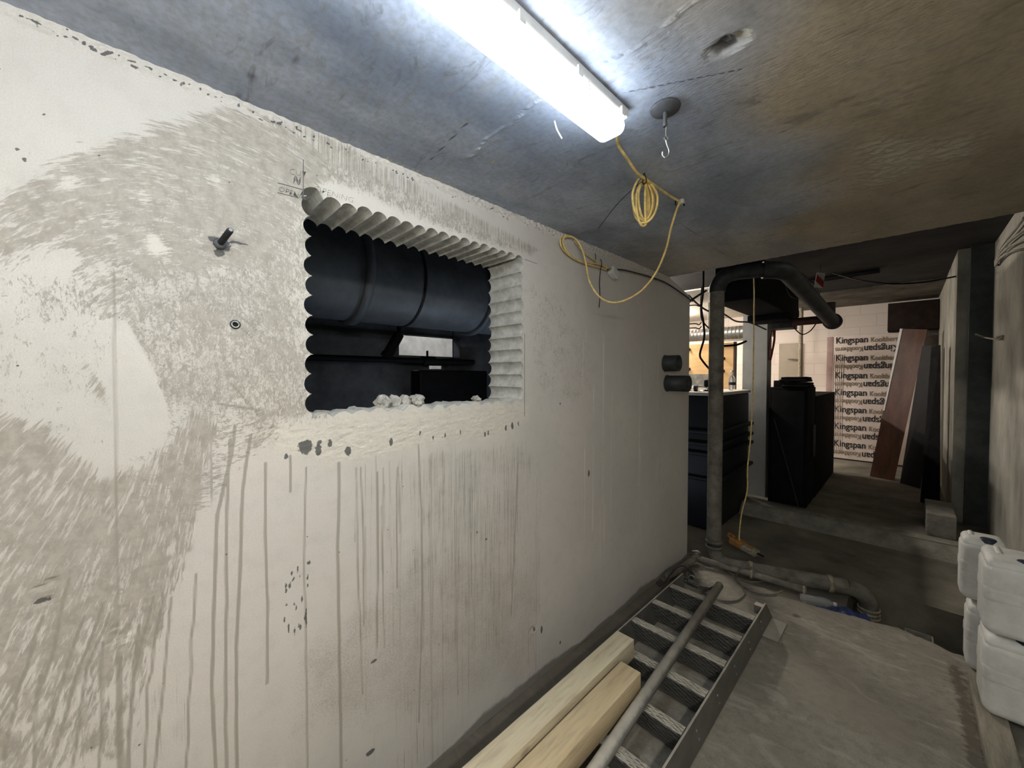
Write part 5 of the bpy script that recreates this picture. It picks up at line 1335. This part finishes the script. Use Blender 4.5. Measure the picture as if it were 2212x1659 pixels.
# overhead pipe lines in the hall
for i, (u0, v0, u1, v1, dd, rr, lab) in enumerate(((1700, 648, 1915, 618, 6.6, .045, 'lower dark conduit below the far ceiling'), (1838, 650, 1938, 640, 8.0, .045, 'short dark conduit above the insulation stack'), (1690, 618, 1900, 596, 5.2, .03, 'upper dark conduit under the hall ceiling'))):
    a = at(u0, v0, dd*1.08); b = at(u1, v1, dd*.92); b.z = a.z
    t = empty('ceiling_conduit', (a+b)/2, lab, 'conduit', 'dark conduits under the hall ceiling')
    MB().cyl(a, b, rr, 12).build('conduit_run', M['black'], t)
    for k in (.2, .8): p = a.lerp(b, k); MB().cyl(p, (p.x, p.y, 2.9), .006, 8).build('hanger', M['steel'], t)
# black fitting by the duct
q = at(1711, 679, 5.6); tag(MB().box(q-Vector((.12, .05, .05)), q+Vector((.08, .05, .05)), .01).cyl(q+Vector((0, 0, .04)), Vector((q.x, q.y, 2.9)), .008, 8).build('black_fitting', M['black']), 'black light fitting beyond the rectangular duct', 'light fitting')
# red strap hanging
rs = MB().tube([at(1671, 700, 4.9), at(1673, 730, 4.9), at(1668, 760, 4.9), at(1664, 778, 4.9)], .012, 8, 6).tube([at(1671, 702, 4.9), at(1662, 740, 4.9), at(1661, 778, 4.9)], .006, 8, 5)
tag(rs.build('red_strap', M['red']), 'dark red strap hanging below the rectangular duct', 'strap')
# vertical conduit on far wall
q = P(1731, 665, 1, 9.3); tag(MB().cyl((q.x, 9.3, 0), (q.x, 9.3, 2.9), .035, 16).build('standpipe', M['grime']), 'vertical grey pipe in front of the far white wall', 'pipe')
# black sagging cable from ceiling to right wall
sg = MB(); sg.tube([at(1800, 590, 5.0), at(1860, 606, 4.6), at(1930, 613, 4.3), at(2000, 609, 4.2), at(2060, 598, 4.2), at(2110, 588, 4.3), at(2142, 578, 4.4), P(2158, 572, 0, 1.898)], .009, 8, 6)
tag(sg.build('black_cable', M['black']), 'long black cable sagging below the ceiling to the right wall', 'cable')
# wire on right wall
sg = MB(); sg.tube([at(2108, 722, 3.6), at(2125, 728, 3.8), P(2145, 732, 0, 1.85), P(2160, 733, 0, 1.88), P(2168, 724, 0, 1.898)], .008, 8, 6)
tag(sg.build('wire_stub', M['grime']), 'bent wire sticking out of the right wall', 'wire')
# bundle where the slab meets the right wall
sg = MB()
for k in range(4): sg.tube([P(2212+k*8, 470+k*22, 0, 1.87), P(2190, 500+k*14, 0, 1.87), P(2165, 530+k*8, 0, 1.87), P(2150, 565+k*3, 0, 1.875)], .009, 8, 5)
tag(sg.build('cable_bundle', M['rightwall']), 'dusty cable bundle at the top of the right wall', 'cable')
# loose black cables between wall end and drain pipe
h_ = 3.75
cable([Vector((at(1519, 625, h_).x, at(1519, 625, h_).y, 2.899)), at(1519, 625, h_), at(1515, 665, h_), at(1520, 700, h_), at(1521, 730, h_), at(1512, 765, h_), at(1518, 780, h_), at(1535, 800, h_)], .010, M['black'], 'wavy black cable dangling left of the drain pipe')
cable([at(1516, 620, h_+.05), at(1514, 680, h_+.05), at(1527, 705, h_+.1), at(1560, 730, h_+.2)], .007, M['black'], 'black cable curving behind the drain pipe')
cable([at(1550, 748, h_+.2), at(1590, 745, h_+.2), at(1612, 737, h_+.2)], .011, M['black'], 'stiff black cable end pointing right from the drain pipe')
cable([at(1487, 637, 3.5), at(1505, 655, 3.5), at(1530, 672, 3.6), at(1562, 678, 3.7), at(1590, 694, 4.0), at(1620, 697, 4.3), at(1655, 712, 4.6)], .008, M['soil_dark'], 'dark cable strung from the wall end to the column')
cable([at(1482, 658, 3.4), at(1497, 646, 3.45), at(1525, 628, 3.6)], .010, M['soil_dark'], 'short thick dark cable rising from the wall end')
for i, v in enumerate((660, 700, 709)):
    t_ = MB().tube([Vector((-.02, WY1+.001, P(1487, v, 1, WY1).z)), Vector((.03, WY1+.05, P(1487, v, 1, WY1).z+.004)), Vector((.055, WY1+.06, P(1487, v, 1, WY1).z-.006)), Vector((.075, WY1+.06, P(1487, v, 1, WY1).z+.014))], .0045, 8, 5)
    tag(t_.build('wall_bracket', M['black']), ('highest', 'middle', 'lowest')[i]+' small black hook on the free end of the wall', 'hook', 'small hooks on the wall end')

for o in list(bpy.data.objects):
    if '_o' in o: del o['_o']
